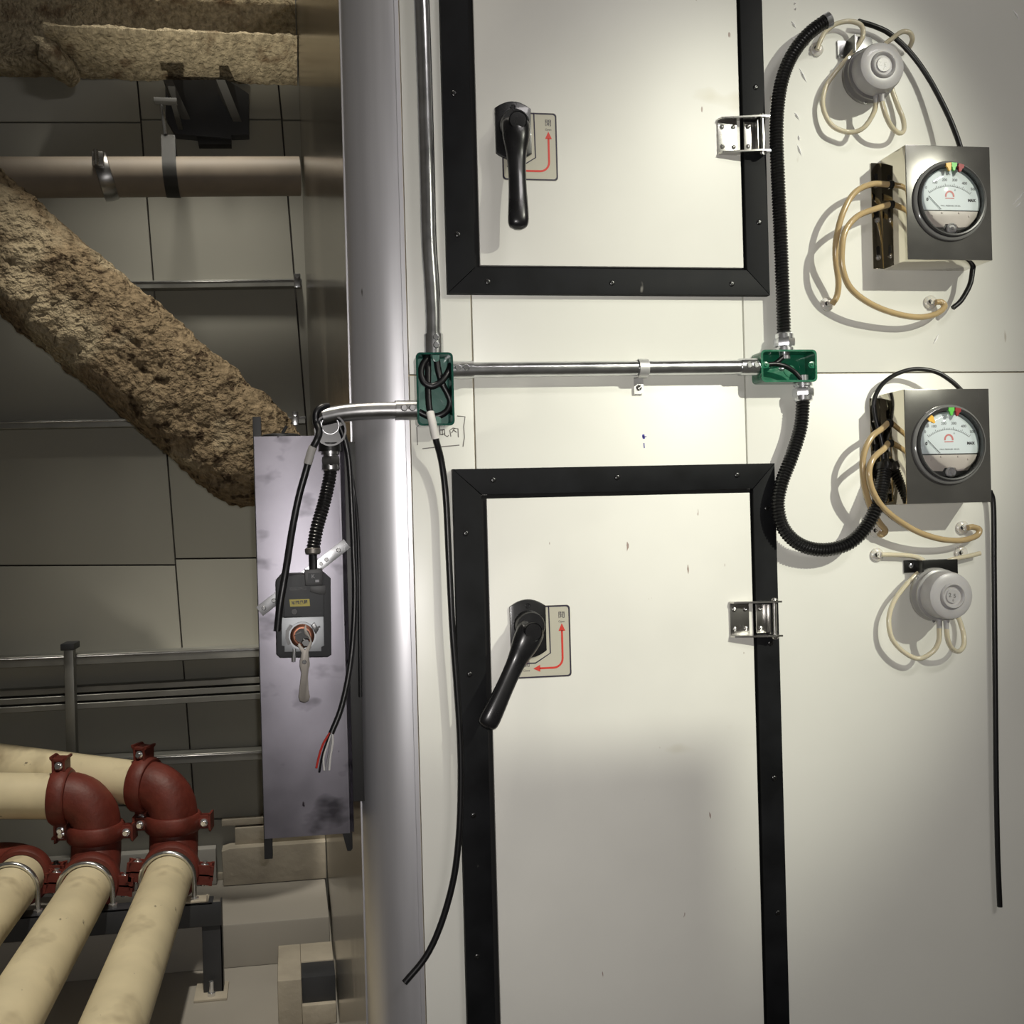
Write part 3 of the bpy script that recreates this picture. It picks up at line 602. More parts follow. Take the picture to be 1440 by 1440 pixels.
b = NB(); tube(b, path([(605, 580, -0.0405), (608, 594, -0.0462), (613, 617, -0.0442)], 8), 0.0068, 16); part('marker_sleeve', b, 'sleeve', hcab, 'white marker sleeve')

# ================================================================== differential pressure gauges
YF = -0.075
def gauge_build(cx, cz, label):
    W, H = 0.081, 0.1005
    q = thing('pressure_gauge', label, 'gauge', (cx, 0, cz - H), 'dial gauges in stainless housings')
    b = NB(); box(b, cx - W, cx + W, YF + 0.0008, -0.0006, cz - H, cz + H, 0.0012); part('housing', b, 'steel_mirror', q, 'polished side housing')
    b = NB(); box(b, cx - W, cx + W, YF - 0.0012, YF + 0.0006, cz - H, cz + H, 0.0009); part('front_plate', b, 'steel_face', q, 'dull front plate')
    b = NB(); o = rrect(cx - W - 0.0205, cx - W + 0.0005, cz - H + 0.002, cz + H - 0.006, 0.001, 2); prism(b, o, -0.0022, -0.0004, 0.0004); part('mounting_flange', b, 'steel_mirror', q)
    for zz in (cz + 0.066, cz + 0.002, cz - 0.066):
        b = NB(); prism(b, rrect(cx - W - 0.0135, cx - W - 0.0075, zz - 0.009, zz + 0.009, 0.0029, 4), -0.0027, -0.0021); part('flange_slot', b, 'screw_dark', q)
        b = NB(); lathe(b, [(0.0048, 0), (0.0045, 0.002), (0.002, 0.003), (0, 0.002)], (cx - W - 0.0105, -0.0024, zz - 0.012), (0, -1, 0), 12); part('flange_screw', b, 'chrome', q)
    for zz in (cz + 0.046, cz + 0.010):
        b = NB(); lathe(b, [(0.0072, 0), (0.0072, 0.0035), (0.005, 0.005), (0, 0.005)], (cx - W, -0.030, zz), (-1, 0, 0), 16); part('tube_port', b, 'gasket', q)
    gz = cz + 0.0025
    b = NB(); lathe(b, [(0.0700, 0), (0.0700, 0.004), (0.0680, 0.0065), (0.0655, 0.0075), (0.0645, 0.0065), (0.0645, 0.001), (0.0620, 0.0005)], (cx, YF - 0.001, gz), (0, -1, 0), 64); part('bezel_ring', b, 'bezel_clear', q)
    b = NB(); lathe(b, [(0.0644, 0.0005), (0.0644, 0.010), (0.0625, 0.012), (0.0600, 0.0115), (0.0590, 0.004), (0.0588, 0.0005)], (cx, YF - 0.001, gz), (0, -1, 0), 64); part('inner_rim', b, 'bezel', q)
    yd = YF - 0.0030; r = 0.0588
    b = NB(); lathe(b, [(r, 0.0), (r, 0.0006), (0, 0.0006)], (cx, YF - 0.0014, gz), (0, -1, 0), 48); part('dial_well', b, 'bezel', q)
    a0 = -16
    up_ = [(cx + r * 0.985 * math.cos(R(t)), gz + r * 0.985 * math.sin(R(t))) for t in range(a0, 197, 4)]
    b = NB(); prism(b, up_, yd, yd + 0.0008); df = part('dial_face', b, 'dial', q)
    zz = gz + r * math.sin(R(a0)) - 0.002
    cov = [(cx - r * 0.90, zz), (cx + r * 0.90, zz), (cx + r * 0.84, zz - 0.010), (cx + r * 0.58, gz - r * 0.78), (cx + 0.014, gz - r * 0.80), (cx + 0.010, gz - r * 0.70), (cx - 0.010, gz - r * 0.70), (cx - 0.014, gz - r * 0.80), (cx - r * 0.58, gz - r * 0.78), (cx - r * 0.84, zz - 0.010)]
    b = NB(); prism(b, cov, yd - 0.0012, yd + 0.0008, 0.0005)
    for px_, pz_ in ((-0.6, -0.45), (0.6, -0.45), (-0.28, -0.36), (0.28, -0.36)): lathe(b, [(0.002, 0), (0.0016, 0.001), (0, 0.0012)], (cx + px_ * r, yd - 0.0012, gz + pz_ * r), (0, -1, 0), 10)
    part('dial_cover', b, 'dial_cover', q)
    b = NB(); lathe(b, [(0.0095, 0), (0.0095, 0.003), (0.0075, 0.005), (0.0060, 0.003), (0.0028, 0.003), (0.0022, 0.0055), (0, 0.0055)], (cx + 0.001, yd, gz - r * 0.83), (0, -1, 0), 24); part('zero_screw', b, 'plastic_clear', q)
    yt = yd - 0.0001
    b = NB(); pc = gz - 0.0369; ra = 0.0630
    for k in range(26):
        t = R(127 - 75 * k / 25); l = 0.0050 if k % 5 == 0 else 0.0028
        c0 = (cx + ra * math.cos(t), pc + ra * math.sin(t)); c1 = (cx + (ra + l) * math.cos(t), pc + (ra + l) * math.sin(t)); ribbon(b, [c0, c1], 0.0007, yt, 0.0003)
    ribbon(b, [(cx + ra * math.cos(R(t)), pc + ra * math.sin(R(t))) for t in range(52, 128, 3)], 0.0005, yt, 0.0003)
    for k, s in enumerate(('0', '100', '200', '300', '400', '500')):
        t = R(127 - 15 * k); rr = ra + 0.0115; text(b, s, 0.0068, cx + rr * math.cos(t), yt, pc + rr * math.sin(t), bold=0.0001)
    text(b, 'Pa', 0.0050, cx, yt, gz + 0.0475)
    part('dial_scale', b, 'ink_grey', df, None, 0)
    b = NB(); text(b, '0', 0.0075, cx - 0.043, yt, gz + 0.0020, bold=0.0004); text(b, 'MAX', 0.0066, cx + 0.042, yt, gz + 0.0015, bold=0.0004); part('dial_end_marks', b, 'ink', df, None, 0)
    b = NB(); text(b, 'MAX. PRESSURE 100 kPa', 0.0036, cx + 0.001, yt, gz - 0.0085); part('dial_small_print', b, 'ink_grey', df, None, 0)
    b = NB(); lz = gz + 0.0085
    ring = [(cx + 0.0075 * math.cos(R(t)), lz + 0.0085 * math.sin(R(t))) for t in range(-8, 189, 14)]; ribbon(b, ring, 0.0030, yt, 0.0003); ribbon(b, [(cx - 0.0085, lz - 0.0036), (cx + 0.0085, lz - 0.0036)], 0.0016, yt, 0.0003); part('dial_emblem', b, 'ink_logo', df, None, 0)
    b = NB(); ring_flat(b, circ(cx + 0.0105, lz + 0.011, 0.0012, 12), circ(cx + 0.0105, lz + 0.011, 0.0008, 12), yt - 0.0003, yt); part('dial_trademark', b, 'ink_grey', df, None, 0)
    b = NB(); nd = R(150); ribbon(b, [(cx - 0.018, gz - 0.0150), (cx - 0.041, gz + 0.008)], 0.0009, yt - 0.0012, 0.0003); part('needle', b, 'ink', df)
    b = NB(); n = 8; prf = [(0.0590 * math.sin(R(88) * k / n), 0.006 + 0.013 * math.cos(R(88) * k / n)) for k in range(n, -1, -1)]
    lathe(b, [(0.0600, 0.0045)] + prf, (cx, YF - 0.001, gz), (0, -1, 0), 64); part('glass_dome', b, 'dome', q, 'clear domed cover', 60)
    return q
def pointers(q, cx, cz, angs):
    gz = cz + 0.0025
    for nm, m, a in (('yellow_pointer', 'yellow', angs[0]), ('green_pointer', 'lime', angs[1]), ('red_pointer', 'redp', angs[2])):
        t = R(a); d = V((math.cos(t), 0, math.sin(t))); s = V((math.sin(t), 0, -math.cos(t))); o = V((cx, YF - 0.0145, gz))
        b = NB(); A = []
        outl = [(0.0640, -0.0052), (0.0640, 0.0052), (0.0590, 0.0056), (0.0560, 0.0030), (0.0520, 0.0024), (0.0495, 0.0), (0.0520, -0.0024), (0.0560, -0.0030), (0.0590, -0.0056)]
        A = [b.verts.new(o + d * r_ + s * w_) for r_, w_ in outl]; B = [b.verts.new(o + d * r_ + s * w_ + V((0, 0.0035, 0))) for r_, w_ in outl]
        b.faces.new(A); b.faces.new(B[::-1])
        for i in range(len(A)): b.faces.new((A[i], B[i], B[(i + 1) % len(A)], A[(i + 1) % len(A)]))
        part(nm, b, m, q)
g1 = [P(1268, 204, YF), P(1396, 208, YF), P(1398, 365, YF), P(1273, 365, YF)]; c1 = sum(g1, V()) / 4
g2 = [P(1268, 550, YF), P(1394, 549, YF), P(1397, 703, YF), P(1271, 707, YF)]; c2 = sum(g2, V()) / 4
ga = gauge_build(c1.x, c1.z, 'stainless boxed dial gauge, the upper one, its three pointers bunched at the top')
gb = copy_tree(ga); gb.location = (c2.x, 0, c2.z - 0.1005); gb['label'] = 'stainless boxed dial gauge, the lower one, its yellow pointer turned to the left'
pointers(ga, c1.x, c1.z, (97, 88, 75)); pointers(gb, c2.x, c2.z, (132, 91, 79))

def grommet(px, py, label):
    c = P(px, py, -0.001); t = thing('pressure_tap', label, 'tap', (c.x, 0, c.z), 'clear pressure taps on the panel')
    b = NB(); lathe(b, [(0.0125, 0), (0.0125, 0.003), (0.0105, 0.005), (0.0060, 0.006), (0.0055, 0.010), (0, 0.010)], (c.x, -0.0002, c.z), (0, -1, 0), 24); part('tap_disc', b, 'tap', t)
    b = NB(); lathe(b, [(0.0040, 0), (0.0036, 0.0018), (0.0016, 0.0024), (0, 0.0014)], (c.x - 0.004, -0.0080, c.z), (0, -1, 0), 12); part('tap_screw', b, 'screw_dark', t); return t
grommet(1163, 428, 'clear tap left below the upper gauge at the end of an amber tube')
grommet(1308, 425, 'clear tap right below the upper gauge where the bowed amber tube ends')
grommet(1231, 746, 'clear tap left below the lower gauge beside the ribbed hose')
grommet(1353, 742, 'clear tap right below the lower gauge where its bowed amber tube ends')
grommet(1233, 780, 'clear tap left above the lower round switch, end of its pale tube')
grommet(1351, 777, 'clear tap right above the lower round switch')
grommet(1148, 70, 'clear tap behind the black hose, left of the upper round switch')

def amber(pts, label, m='tube_amber', r=0.0054, grp=None):
    q = path(pts, 10); b = NB(); tube(b, q, r, 14)
    return solo('air_tube', b, m, label, 'tube', q[len(q) // 2], grp)
# port positions on the left side of the housings
def port(c, dz): return V((c.x - 0.081 - 0.004, -0.030, c.z + dz))
def amber_from(p, pts, label):
    q = spline([p] + [P(*k) for k in pts], 10); b = NB(); tube(b, q, 0.0054, 14); solo('air_tube', b, 'tube_amber', label, 'tube', q[len(q) // 2])
amber_from(port(c1, 0.046), [(1226, 259, -0.034), (1203, 270, -0.042), (1187, 295, -0.046), (1177, 330, -0.044), (1175, 360, -0.038), (1179, 395, -0.026), (1177, 416, -0.016), (1170, 428, -0.011)], 'amber tube arching from the upper gauge straight down to its left tap')
amber_from(port(c1, 0.010), [(1230, 294, -0.040), (1206, 304, -0.054), (1189, 324, -0.060), (1184, 350, -0.060), (1185, 378, -0.056), (1196, 405, -0.050), (1222, 426, -0.044), (1256, 440, -0.036), (1290, 446, -0.030), (1315, 442, -0.024), (1328, 432, -0.018), (1324, 425, -0.014), (1316, 425, -0.0135)], 'amber tube bowing from the upper gauge down and right to its right tap')
amber_from(port(c2, 0.046), [(1240, 603, -0.036), (1226, 614, -0.044), (1216, 634, -0.048), (1213, 656, -0.048), (1216, 685, -0.044), (1224, 712, -0.036), (1236, 734, -0.024), (1245, 746, -0.016), (1240, 752, -0.0135), (1236, 750, -0.0135)], 'amber tube dropping from the lower gauge to its left tap')
amber_from(port(c2, 0.010), [(1243, 631, -0.042), (1228, 645, -0.056), (1222, 665, -0.060), (1228, 692, -0.056), (1246, 718, -0.050), (1283, 744, -0.042), (1318, 757, -0.034), (1350, 760, -0.026), (1372, 754, -0.018), (1377, 745, -0.015), (1368, 741, -0.0135), (1361, 742, -0.0135)], 'amber tube bowing from the lower gauge down and right to its right tap')

# ================================================================== round air pressure switches
def switch_build(cx, cz, label, tilt=0.0):
    q = thing('pressure_switch', label, 'switch', (cx, 0, cz - 0.05), 'round air pressure switches')
    b = NB(); lathe(b, [(0.0, 0.018), (0.030, 0.018), (0.046, 0.020), (0.0485, 0.023), (0.0485, 0.030), (0.046, 0.033), (0.044, 0.036), (0.0465, 0.039), (0.0465, 0.043), (0.043, 0.045), (0, 0.045)], (cx, 0, cz), (0, -1, 0), 48); part('switch_body', b, 'plastic_dark', q, 'smoked rear body')
    b = NB(); lathe(b, [(0.0425, 0.045), (0.0425, 0.066), (0.0405, 0.0715), (0.036, 0.074), (0.0235, 0.0745), (0.0225, 0.0775), (0.0205, 0.0790), (0.0180, 0.0770), (0.0170, 0.0745), (0.0130, 0.0740), (0.0120, 0.0765), (0.0, 0.0765)], (cx, 0, cz), (0, -1, 0), 48); part('switch_cover', b, 'plastic_clear', q, 'milky clear screw cover')
    b = NB(); text(b, '2', 0.010, cx - 0.006, -0.0767, cz + 0.002, bold=0.0003); text(b, '5', 0.010, cx + 0.003, -0.0767, cz, bold=0.0003); text(b, '0', 0.006, cx, -0.0767, cz - 0.0075); part('cover_marks', b, 'plastic_dark', q, None, 0)
    for k in range(3):
        b = NB(); lathe(b, [(0.0038, 0), (0.0034, 0.002), (0, 0.0022)], (cx + 0.0475 * math.cos(R(140 + 120 * k)), -0.030, cz + 0.0475 * math.sin(R(140 + 120 * k))), (0, -1, 0), 10); part('body_screw', b, 'chrome', q)
    return q
k1 = P(1240, 93, -0.070); k2 = P(1337, 838, -0.070)
sa = switch_build(k1.x, k1.z, 'smoky grey round air switch at the top, its bracket half hidden')
sb = copy_tree(sa); sb.location = (k2.x, 0, k2.z - 0.05); sb['label'] = 'paler grey round air switch below the lower gauge'
M['plastic_mid'] = pm('pale_grey_plastic', (0.33, 0.325, 0.315), 0.3, var=0.08, scale=18, coat=0.5)
for ch in sb.children:
    if ch.name.startswith('switch_body'): ch.data = ch.data.copy(); ch.data.materials[0] = M['plastic_mid']; ch['label'] = 'pale grey rear body'
def nozzle(q, px, py, y):
    p = P(px, py, y); b = NB(); cyl(b, p + V((0, 0, 0.012)), p - V((0, 0, 0.004)), 0.0050, 0.0044, 14); part('tube_nozzle', b, 'plastic_clear', q); return p - V((0, 0, 0.003))
def bracket(q, pa, pb, m, sp):
    a = P(*pa); c = P(*pb); x0, x1 = min(a.x, c.x), max(a.x, c.x); z0, z1 = min(a.z, c.z), max(a.z, c.z)
    b = NB(); box(b, x0, x1, -0.0035, -0.0005, z0, z1, 0.0006); box(b, x0 + 0.018, x0 + 0.021, -0.030, -0.001, z0, z1, 0.0006); box(b, x0 + 0.021, x1 - 0.012, -0.0215, -0.0185, z0 - 0.012, z1, 0.0006); part('switch_bracket', b, m, q, 'dark metal bracket')
    b = NB(); s = P(*sp); lathe(b, [(0.0048, 0), (0.0044, 0.002), (0.002, 0.003), (0, 0.002)], (s.x, -0.0034, s.z), (0, -1, 0), 12); part('bracket_screw', b, 'chrome', q)
bracket(sa, (1176, 58), (1226, 84), 'zinc_dark', (1181, 80)); bracket(sb, (1270, 788), (1345, 803), 'screw_dark', (1279, 796))
def milky(pts, label, start=None):
    q = spline(([start] if start else []) + [P(*k) for k in pts], 10); b = NB(); tube(b, q, 0.0043, 12); solo('air_tube', b, 'tube_clear', label, 'tube', q[len(q) // 2])
n1 = nozzle(sa, 1232, 142, -0.046); n2 = nozzle(sa, 1240, 140, -0.054)
milky([(1228, 160, -0.042), (1214, 180, -0.034), (1194, 186, -0.024), (1172, 178, -0.020), (1160, 160, -0.016), (1157, 140, -0.013), (1164, 117, -0.011), (1182, 93, -0.010), (1200, 72, -0.020), (1213, 52, -0.028), (1211, 36, -0.026), (1195, 30, -0.022), (1175, 34, -0.018), (1160, 46, -0.014), (1152, 61, -0.012), (1149, 70, -0.011)], 'pale tube making the big loop left of the upper round switch', n1)
milky([(1245, 160, -0.050), (1253, 177, -0.042), (1264, 187, -0.030), (1271, 183, -0.024), (1270, 168, -0.016), (1263, 150, -0.011), (1255, 128, -0.010), (1246, 95, -0.010), (1243, 66, -0.012), (1255, 54, -0.020), (1268, 45, -0.028), (1279, 46, -0.030), (1283, 55, -0.026), (1279, 66, -0.014), (1273, 72, -0.006)], 'pale tube making the narrow loop under the upper round switch, curling out above', n2)
m1 = nozzle(sb, 1321, 880, -0.046); m2 = nozzle(sb, 1331, 881, -0.054)
milky([(1320, 902, -0.042), (1311, 917, -0.036), (1292, 926, -0.028), (1271, 917, -0.026), (1254, 897, -0.024), (1250, 870, -0.022), (1257, 846, -0.020), (1271, 826, -0.018), (1284, 812, -0.016), (1297, 800, -0.012), (1299, 790, -0.010), (1290, 784, -0.010), (1275, 781, -0.010), (1255, 780, -0.0105), (1239, 780, -0.0105)], 'pale tube making the big loop left of the lower round switch', m1)
milky([(1333, 900, -0.050), (1339, 912, -0.042), (1348, 916, -0.030), (1355, 908, -0.024), (1355, 893, -0.016), (1350, 874, -0.011), (1340, 850, -0.010), (1333, 815, -0.010), (1329, 797, -0.012), (1334, 789, -0.016), (1346, 785, -0.016), (1362, 782, -0.014), (1378, 778, -0.013)], 'pale tube making the narrow loop under the lower round switch to its right tap', m2)

# ================================================================== thin cables on the right
def cable(nm, pts, r, label, start=None, end=None):
    q = spline(([start] if start else []) + [P(*k) for k in pts] + ([end] if end else []), 10); b = NB(); tube(b, q, r, 12); return solo(nm, b, 'cable', label, 'cable', q[len(q) // 2])
cable('power_cable', [(1207, 30, -0.020), (1230, 37, -0.016), (1252, 48, -0.016), (1280, 74, -0.018), (1306, 110, -0.022), (1330, 155, -0.030), (1344, 188, -0.036), (1352, 212, -0.042)], 0.0046, 'black cable sweeping past the upper round switch into the top of the upper gauge')
cable('power_cable', [(1370, 366, -0.030), (1368, 378, -0.030), (1364, 400, -0.030), (1352, 422, -0.028), (1340, 433, -0.026)], 0.0046, 'short black cable tail with a cut end under the upper gauge')
cable('power_cable', [(1243, 650, -0.012), (1240, 620, -0.010), (1232, 590, -0.010), (1229, 568, -0.012), (1233, 552, -0.014), (1244, 537, -0.018), (1263, 525, -0.024), (1288, 519, -0.030), (1316, 523, -0.036), (1338, 536, -0.040), (1354, 551, -0.042)], 0.0040, 'thin black cable arching from the hose end over the lower gauge')
cable('power_cable', [(1392, 690, -0.014), (1397, 712, -0.012), (1398, 800, -0.010), (1399, 900, -0.010), (1400, 1000, -0.010), (1401, 1100, -0.010), (1403, 1200, -0.010), (1406, 1275, -0.010)], 0.0046, 'long straight black cable hanging down the panel below the lower gauge')

# ================================================================== damper with its actuator
YP = 0.02
p00 = P(357, 612, YP); p11 = P(490, 1170, YP); X0, X1, Z0, Z1 = P(365, 900, YP).x, 0.0935, P(430, 1176, YP).z, P(420, 613, YP).z
X0 = (P(357, 614, YP).x + P(372, 1182, YP).x) / 2
dm = thing('air_damper', 'tall narrow galvanised damper casing fixed beside the rounded post, smudged and purplish', 'damper', ((X0 + X1) / 2, 0.2, Z0))
b = NB(); box(b, X0, X1, YP, YP + 0.002, Z0, Z1, 0.0006)
box(b, X0, X0 + 0.002, YP + 0.001, 0.50, Z0, Z1); box(b, X0, X1, YP + 0.001, 0.5, Z0, Z0 + 0.002); box(b, X0, X1, YP + 0.001, 0.5, Z1 - 0.002, Z1); part('damper_plate', b, 'galv', dm)
b = NB(); add(b, [(X1 - 0.004, YP - 0.0002, Z0), (X1 + 0.004, YP + 0.010, Z0), (X1 + 0.004, YP + 0.010, Z1), (X1 - 0.004, YP - 0.0002, Z1), (X1 + 0.007, YP + 0.004, Z0), (X1 + 0.007, YP + 0.004, Z1)], [(0, 1, 2, 3), (1, 4, 5, 2)])
bmesh.ops.solidify(b, geom=list(b.faces), thickness=0.0012); part('folded_edge', b, 'galv', dm)
b = NB(); box(b, X0 - 0.0015, X0 + 0.0125, YP + 0.006, YP + 0.03, Z0 - 0.036, Z1 + 0.034, 0.001); part('flange_bar', b, 'black_steel', dm)
b = NB(); xr = P(489, 1185, YP + 0.01).x
o = [(xr - 0.010, Z0 + 0.1), (xr + 0.0085, Z0 + 0.1), (xr + 0.0085, Z0 - 0.030), (xr + 0.005, Z0 - 0.0345), (xr - 0.001, Z0 - 0.034), (xr - 0.009, Z0 - 0.001)]
prism(b, o, YP + 0.012, YP + 0.02, 0.0008); box(b, X1 + 0.0075, XS + 0.0015, YP + 0.012, YP + 0.020, Z0 + 0.05, Z1 - 0.01, 0.0008); part('flange_bar', b, 'black_steel', dm)
b = NB(); cp = P(395, 607, YP + 0.05); box(b, 0.094, XS - 0.0005, 0.16, 0.42, Z0 + 0.02, Z1 - 0.02); part('duct_neck', b, 'black_steel', dm)
b = NB(); lathe(b, [(0.034, 0), (0.034, 0.006), (0.031, 0.008), (0, 0.008)], (cp.x, YP + 0.06, Z1), (0, 0, 1), 32); box(b, cp.x + 0.001, cp.x + 0.006, YP + 0.035, YP + 0.06, Z1 + 0.007, Z1 + 0.013, 0.001); cyl(b, (cp.x + 0.003, YP + 0.03, Z1 + 0.008), (cp.x + 0.010, YP + 0.03, Z1 + 0.020), 0.0028, seg=8); part('end_cap', b, 'black_steel', dm)
# actuator
ya = YP - 0.0005; A0, A1 = -0.052, ya - 0.004
ac = thing('damper_actuator', 'dark grey damper actuator with a metal clamp and a hanging lever on the damper plate', 'actuator', (P(426, 918, ya).x, ya, P(426, 918, ya).z))
def pz(x, y, d): q = P(x, y, d); return (q.x, q.z)
b = NB(); sA, sB = V((*pz(365, 860, ya), 0)), V((*pz(488, 764, ya), 0)); dd = (sB - sA).normalized(); nn = V((-dd.y, dd.x, 0)) * 0.0095
o = [(q.x, q.y) for q in (sA + nn, sB + nn, sB - nn, sA - nn)]
prism(b, o, ya - 0.0026, ya - 0.0002, 0.0005); part('mounting_strap', b, 'chrome', ac, 'bright perforated mounting strap')
b = NB()
for k in (0.05, 0.16, 0.70, 0.76, 0.90):
    b = NB(); c_ = sA.lerp(sB, k); lathe(b, [(0.0038, 0), (0.0030, 0.0009), (0, 0.0009)], (c_.x, ya - 0.0026, c_.y), (0, -1, 0), 12); part('strap_hole_disc', b, 'screw_dark', ac)  # flat dark discs stand in for the open holes of the strap
b = NB(); prism(b, [pz(388, 815, A1), pz(396, 806, A1), pz(455, 804, A1), pz(463, 811, A1), pz(464, 915, A1), pz(459, 918, A1), pz(394, 919, A1), pz(389, 914, A1)], A0 + 0.006, A1 + 0.003, 0.004); part('actuator_base', b, 'actuator', ac)
b = NB(); prism(b, [pz(398, 810, A0), pz(455, 808, A0), pz(456, 867, A0), pz(399, 868, A0)], A0 - 0.002, A0 + 0.008, 0.003); lid = part('actuator_lid', b, 'actuator_lid', ac)
b = NB(); prism(b, [pz(436, 824, A0), pz(458, 823, A0), pz(458, 835, A0), pz(450, 836, A0), pz(436, 832, A0)], A0 - 0.003, A0, 0.0006); part('selector_window', b, 'black_steel', ac); b = NB(); c_ = P(414, 860, A0); lathe(b, [(0.0052, 0.0), (0.0048, 0.0012), (0, 0.0012)], (c_.x, A0 - 0.002, c_.z), (0, -1, 0), 20); part('manual_button', b, 'black_steel', lid)
b = NB(); q = P(419, 828, A0); text(b, 'BELIMO', 0.0072, q.x, A0 - 0.0022, q.z, sx=1.15); q = P(446, 862, A0); text(b, 'LMU24', 0.0042, q.x, A0 - 0.0022, q.z); part('actuator_lettering', b, 'black_steel', lid, None, 0)
b = NB(); prism(b, [pz(407, 843, A0), pz(435, 842, A0), pz(436, 852, A0), pz(408, 853, A0)], A0 - 0.0026, A0 - 0.0016); stk = part('yellow_sticker', b, 'label_y', ac, 'small yellow sticker', 0)
b = NB(); q = P(421, 847.3, A0); text(b, '常閉風閥', 0.0066, q.x, A0 - 0.0028, q.z, rot=R(-2), bold=0.00015); part('sticker_lettering', b, 'ink', stk, None, 0)
b = NB(); prism(b, [pz(396, 869, A0), pz(455, 867, A0), pz(456, 908, A0), pz(452, 910, A0), pz(452, 916, A0), pz(400, 917, A0), pz(400, 909, A0), pz(396, 908, A0)], A0 + 0.0015, A0 + 0.0065, 0.0006); part('clamp_plate', b, 'clamp_zinc', ac, 'zinc clamp plate')
cc = P(425, 894, A0); b = NB()
ring_flat(b, circ(cc.x, cc.z, 0.0225, 36), circ(cc.x, cc.z, 0.0195, 36), A0 - 0.004, A0 + 0.002); part('clamp_rim', b, 'clamp_zinc', ac)
b = NB(); lathe(b, [(0.0195, -0.002), (0.0195, 0.005), (0.0160, 0.0075), (0.0125, 0.0075), (0.0118, 0.003), (0.0118, 0.0005), (0, 0.0005)], (cc.x, A0, cc.z), (0, -1, 0), 36); part('clamp_ring', b, 'copper', ac, 'copper coloured clamp ring')
b = NB(); lathe(b, [(0.0116, 0.0006), (0.0116, 0.0012), (0, 0.0012)], (cc.x, A0, cc.z), (0, -1, 0), 24); part('shaft_hole', b, 'black_steel', ac)
b = NB(); ribbon(b, [(cc.x - 0.017, cc.z + 0.018), (cc.x - 0.0235, cc.z + 0.009), (cc.x - 0.0245, cc.z - 0.002), (cc.x - 0.021, cc.z - 0.013)], 0.0055, A0 - 0.001, 0.004)
prism(b, [(cc.x + 0.014, cc.z + 0.016), (cc.x + 0.020, cc.z + 0.021), (cc.x + 0.027, cc.z + 0.010), (cc.x + 0.022, cc.z + 0.002)], A0 - 0.006, A0 + 0.001, 0.001); part('end_stop', b, 'screw_dark', ac)
b = NB(); a_ = P(415, 893, A0 - 0.01); c_ = P(424, 889, A0 - 0.01); cyl(b, a_, c_, 0.0015, seg=8); part('clamp_bolt', b, 'chrome', ac); b = NB(); a_ = P(444, 884, A0 - 0.008); c_ = P(450, 881, A0 - 0.008); cyl(b, a_, c_, 0.0015, seg=8); part('clamp_bolt', b, 'chrome', ac)
b = NB(); a_ = P(414, 912, A0 + 0.002); c_ = P(413, 930, A0 + 0.002); cyl(b, a_, c_, 0.0032, seg=12); part('stop_pin', b, 'chrome', ac)
yl = A0 - 0.012; b = NB()
lo = [(418, 908), (421, 904), (424, 908.5), (429, 914), (433, 908), (436, 901), (433, 895), (428.5, 892), (427, 884), (430, 878), (432, 888), (437, 896), (439, 904), (437, 911), (434, 917), (435, 927), (436, 934), (434, 942), (433, 952), (434, 970), (436, 980), (434, 986), (428, 988), (422, 986), (420, 980), (422, 962), (424, 946), (421.5, 936), (422, 928), (424, 918)]
prism(b, [pz(x, y, yl) for x, y in lo], yl, yl + 0.0035, 0.0006); part('lever_arm', b, 'lever', ac, 'dull metal lever arm')
b = NB(); q = P(428, 931, yl); lathe(b, [(0.0036, 0), (0.0030, 0.0008), (0, 0.0008)], (q.x, yl, q.z), (0, -1, 0), 14)
q = P(430, 904, yl); lathe(b, [(0.0075, -0.006), (0.0075, 0.002), (0.0060, 0.0035), (0, 0.0035)], (q.x, yl + 0.004, q.z), (0, -1, 0), 6); part('lever_nut', b, 'screw_dark', ac)
b = NB(); prism(b, [pz(428, 801, A0), pz(452, 799, A0), pz(454, 804, A0), pz(453, 822, A0), pz(429, 823, A0)], A0 - 0.016, A0 + 0.004, 0.002); part('connector_block', b, 'black_steel', ac)
b = NB(); prism(b, [pz(433, 806, A0 - 0.016), pz(450, 805, A0 - 0.016), pz(450, 819, A0 - 0.016), pz(433, 820, A0 - 0.016)], A0 - 0.0168, A0 - 0.0158); part('connector_label', b, 'actuator_lid', ac)
b = NB(); q = P(440, 810, A0); text(b, 'K', 0.009, q.x, A0 - 0.0172, q.z); q = P(446, 817, A0 - 0.016); prism(b, [(q.x - 0.003, q.z - 0.002), (q.x + 0.003, q.z - 0.002), (q.x + 0.003, q.z + 0.002), (q.x - 0.003, q.z + 0.002)], A0 - 0.0174, A0 - 0.0168); part('connector_marks', b, 'wire_grey', ac, None, 0)

# small round fitting, short hose and cables by the damper
ft = thing('conduit_fitting', 'small dark round conduit fitting at the left end of the grey conduit', 'fitting', P(464, 640, -0.02))
q = P(464, 606, -0.024); b = NB()
lathe(b, [(0.0, -0.016), (0.025, -0.016), (0.0265, -0.012), (0.0265, 0.016), (0.0235, 0.016), (0.0235, -0.010), (0, -0.010)], q, (0, -1, 0), 32)
cyl(b, q + V((0, 0.004, -0.020)), q + V((0, 0.004, -0.034)), 0.019, 0.020, 20); part('fitting_body', b, 'screw_dark', ft)
b = NB(); lathe(b, [(0.0150, 0), (0.0150, 0.002), (0.0138, 0.002), (0.0138, 0)], q + V((0.0, -0.010, 0.008)), (0, -1, 0), 28); part('fitting_rim', b, 'chrome', ft)
sh = thing('flexible_conduit', 'short ribbed black flexible conduit dropping from the round fitting to the actuator', 'hose', P(440, 790, -0.05))
b = NB(); gq = q + V((0, 0.004, -0.034)); gland(b, gq, (0, 0, -1), 0.0150); part('hose_gland', b, 'zinc_dark', sh)
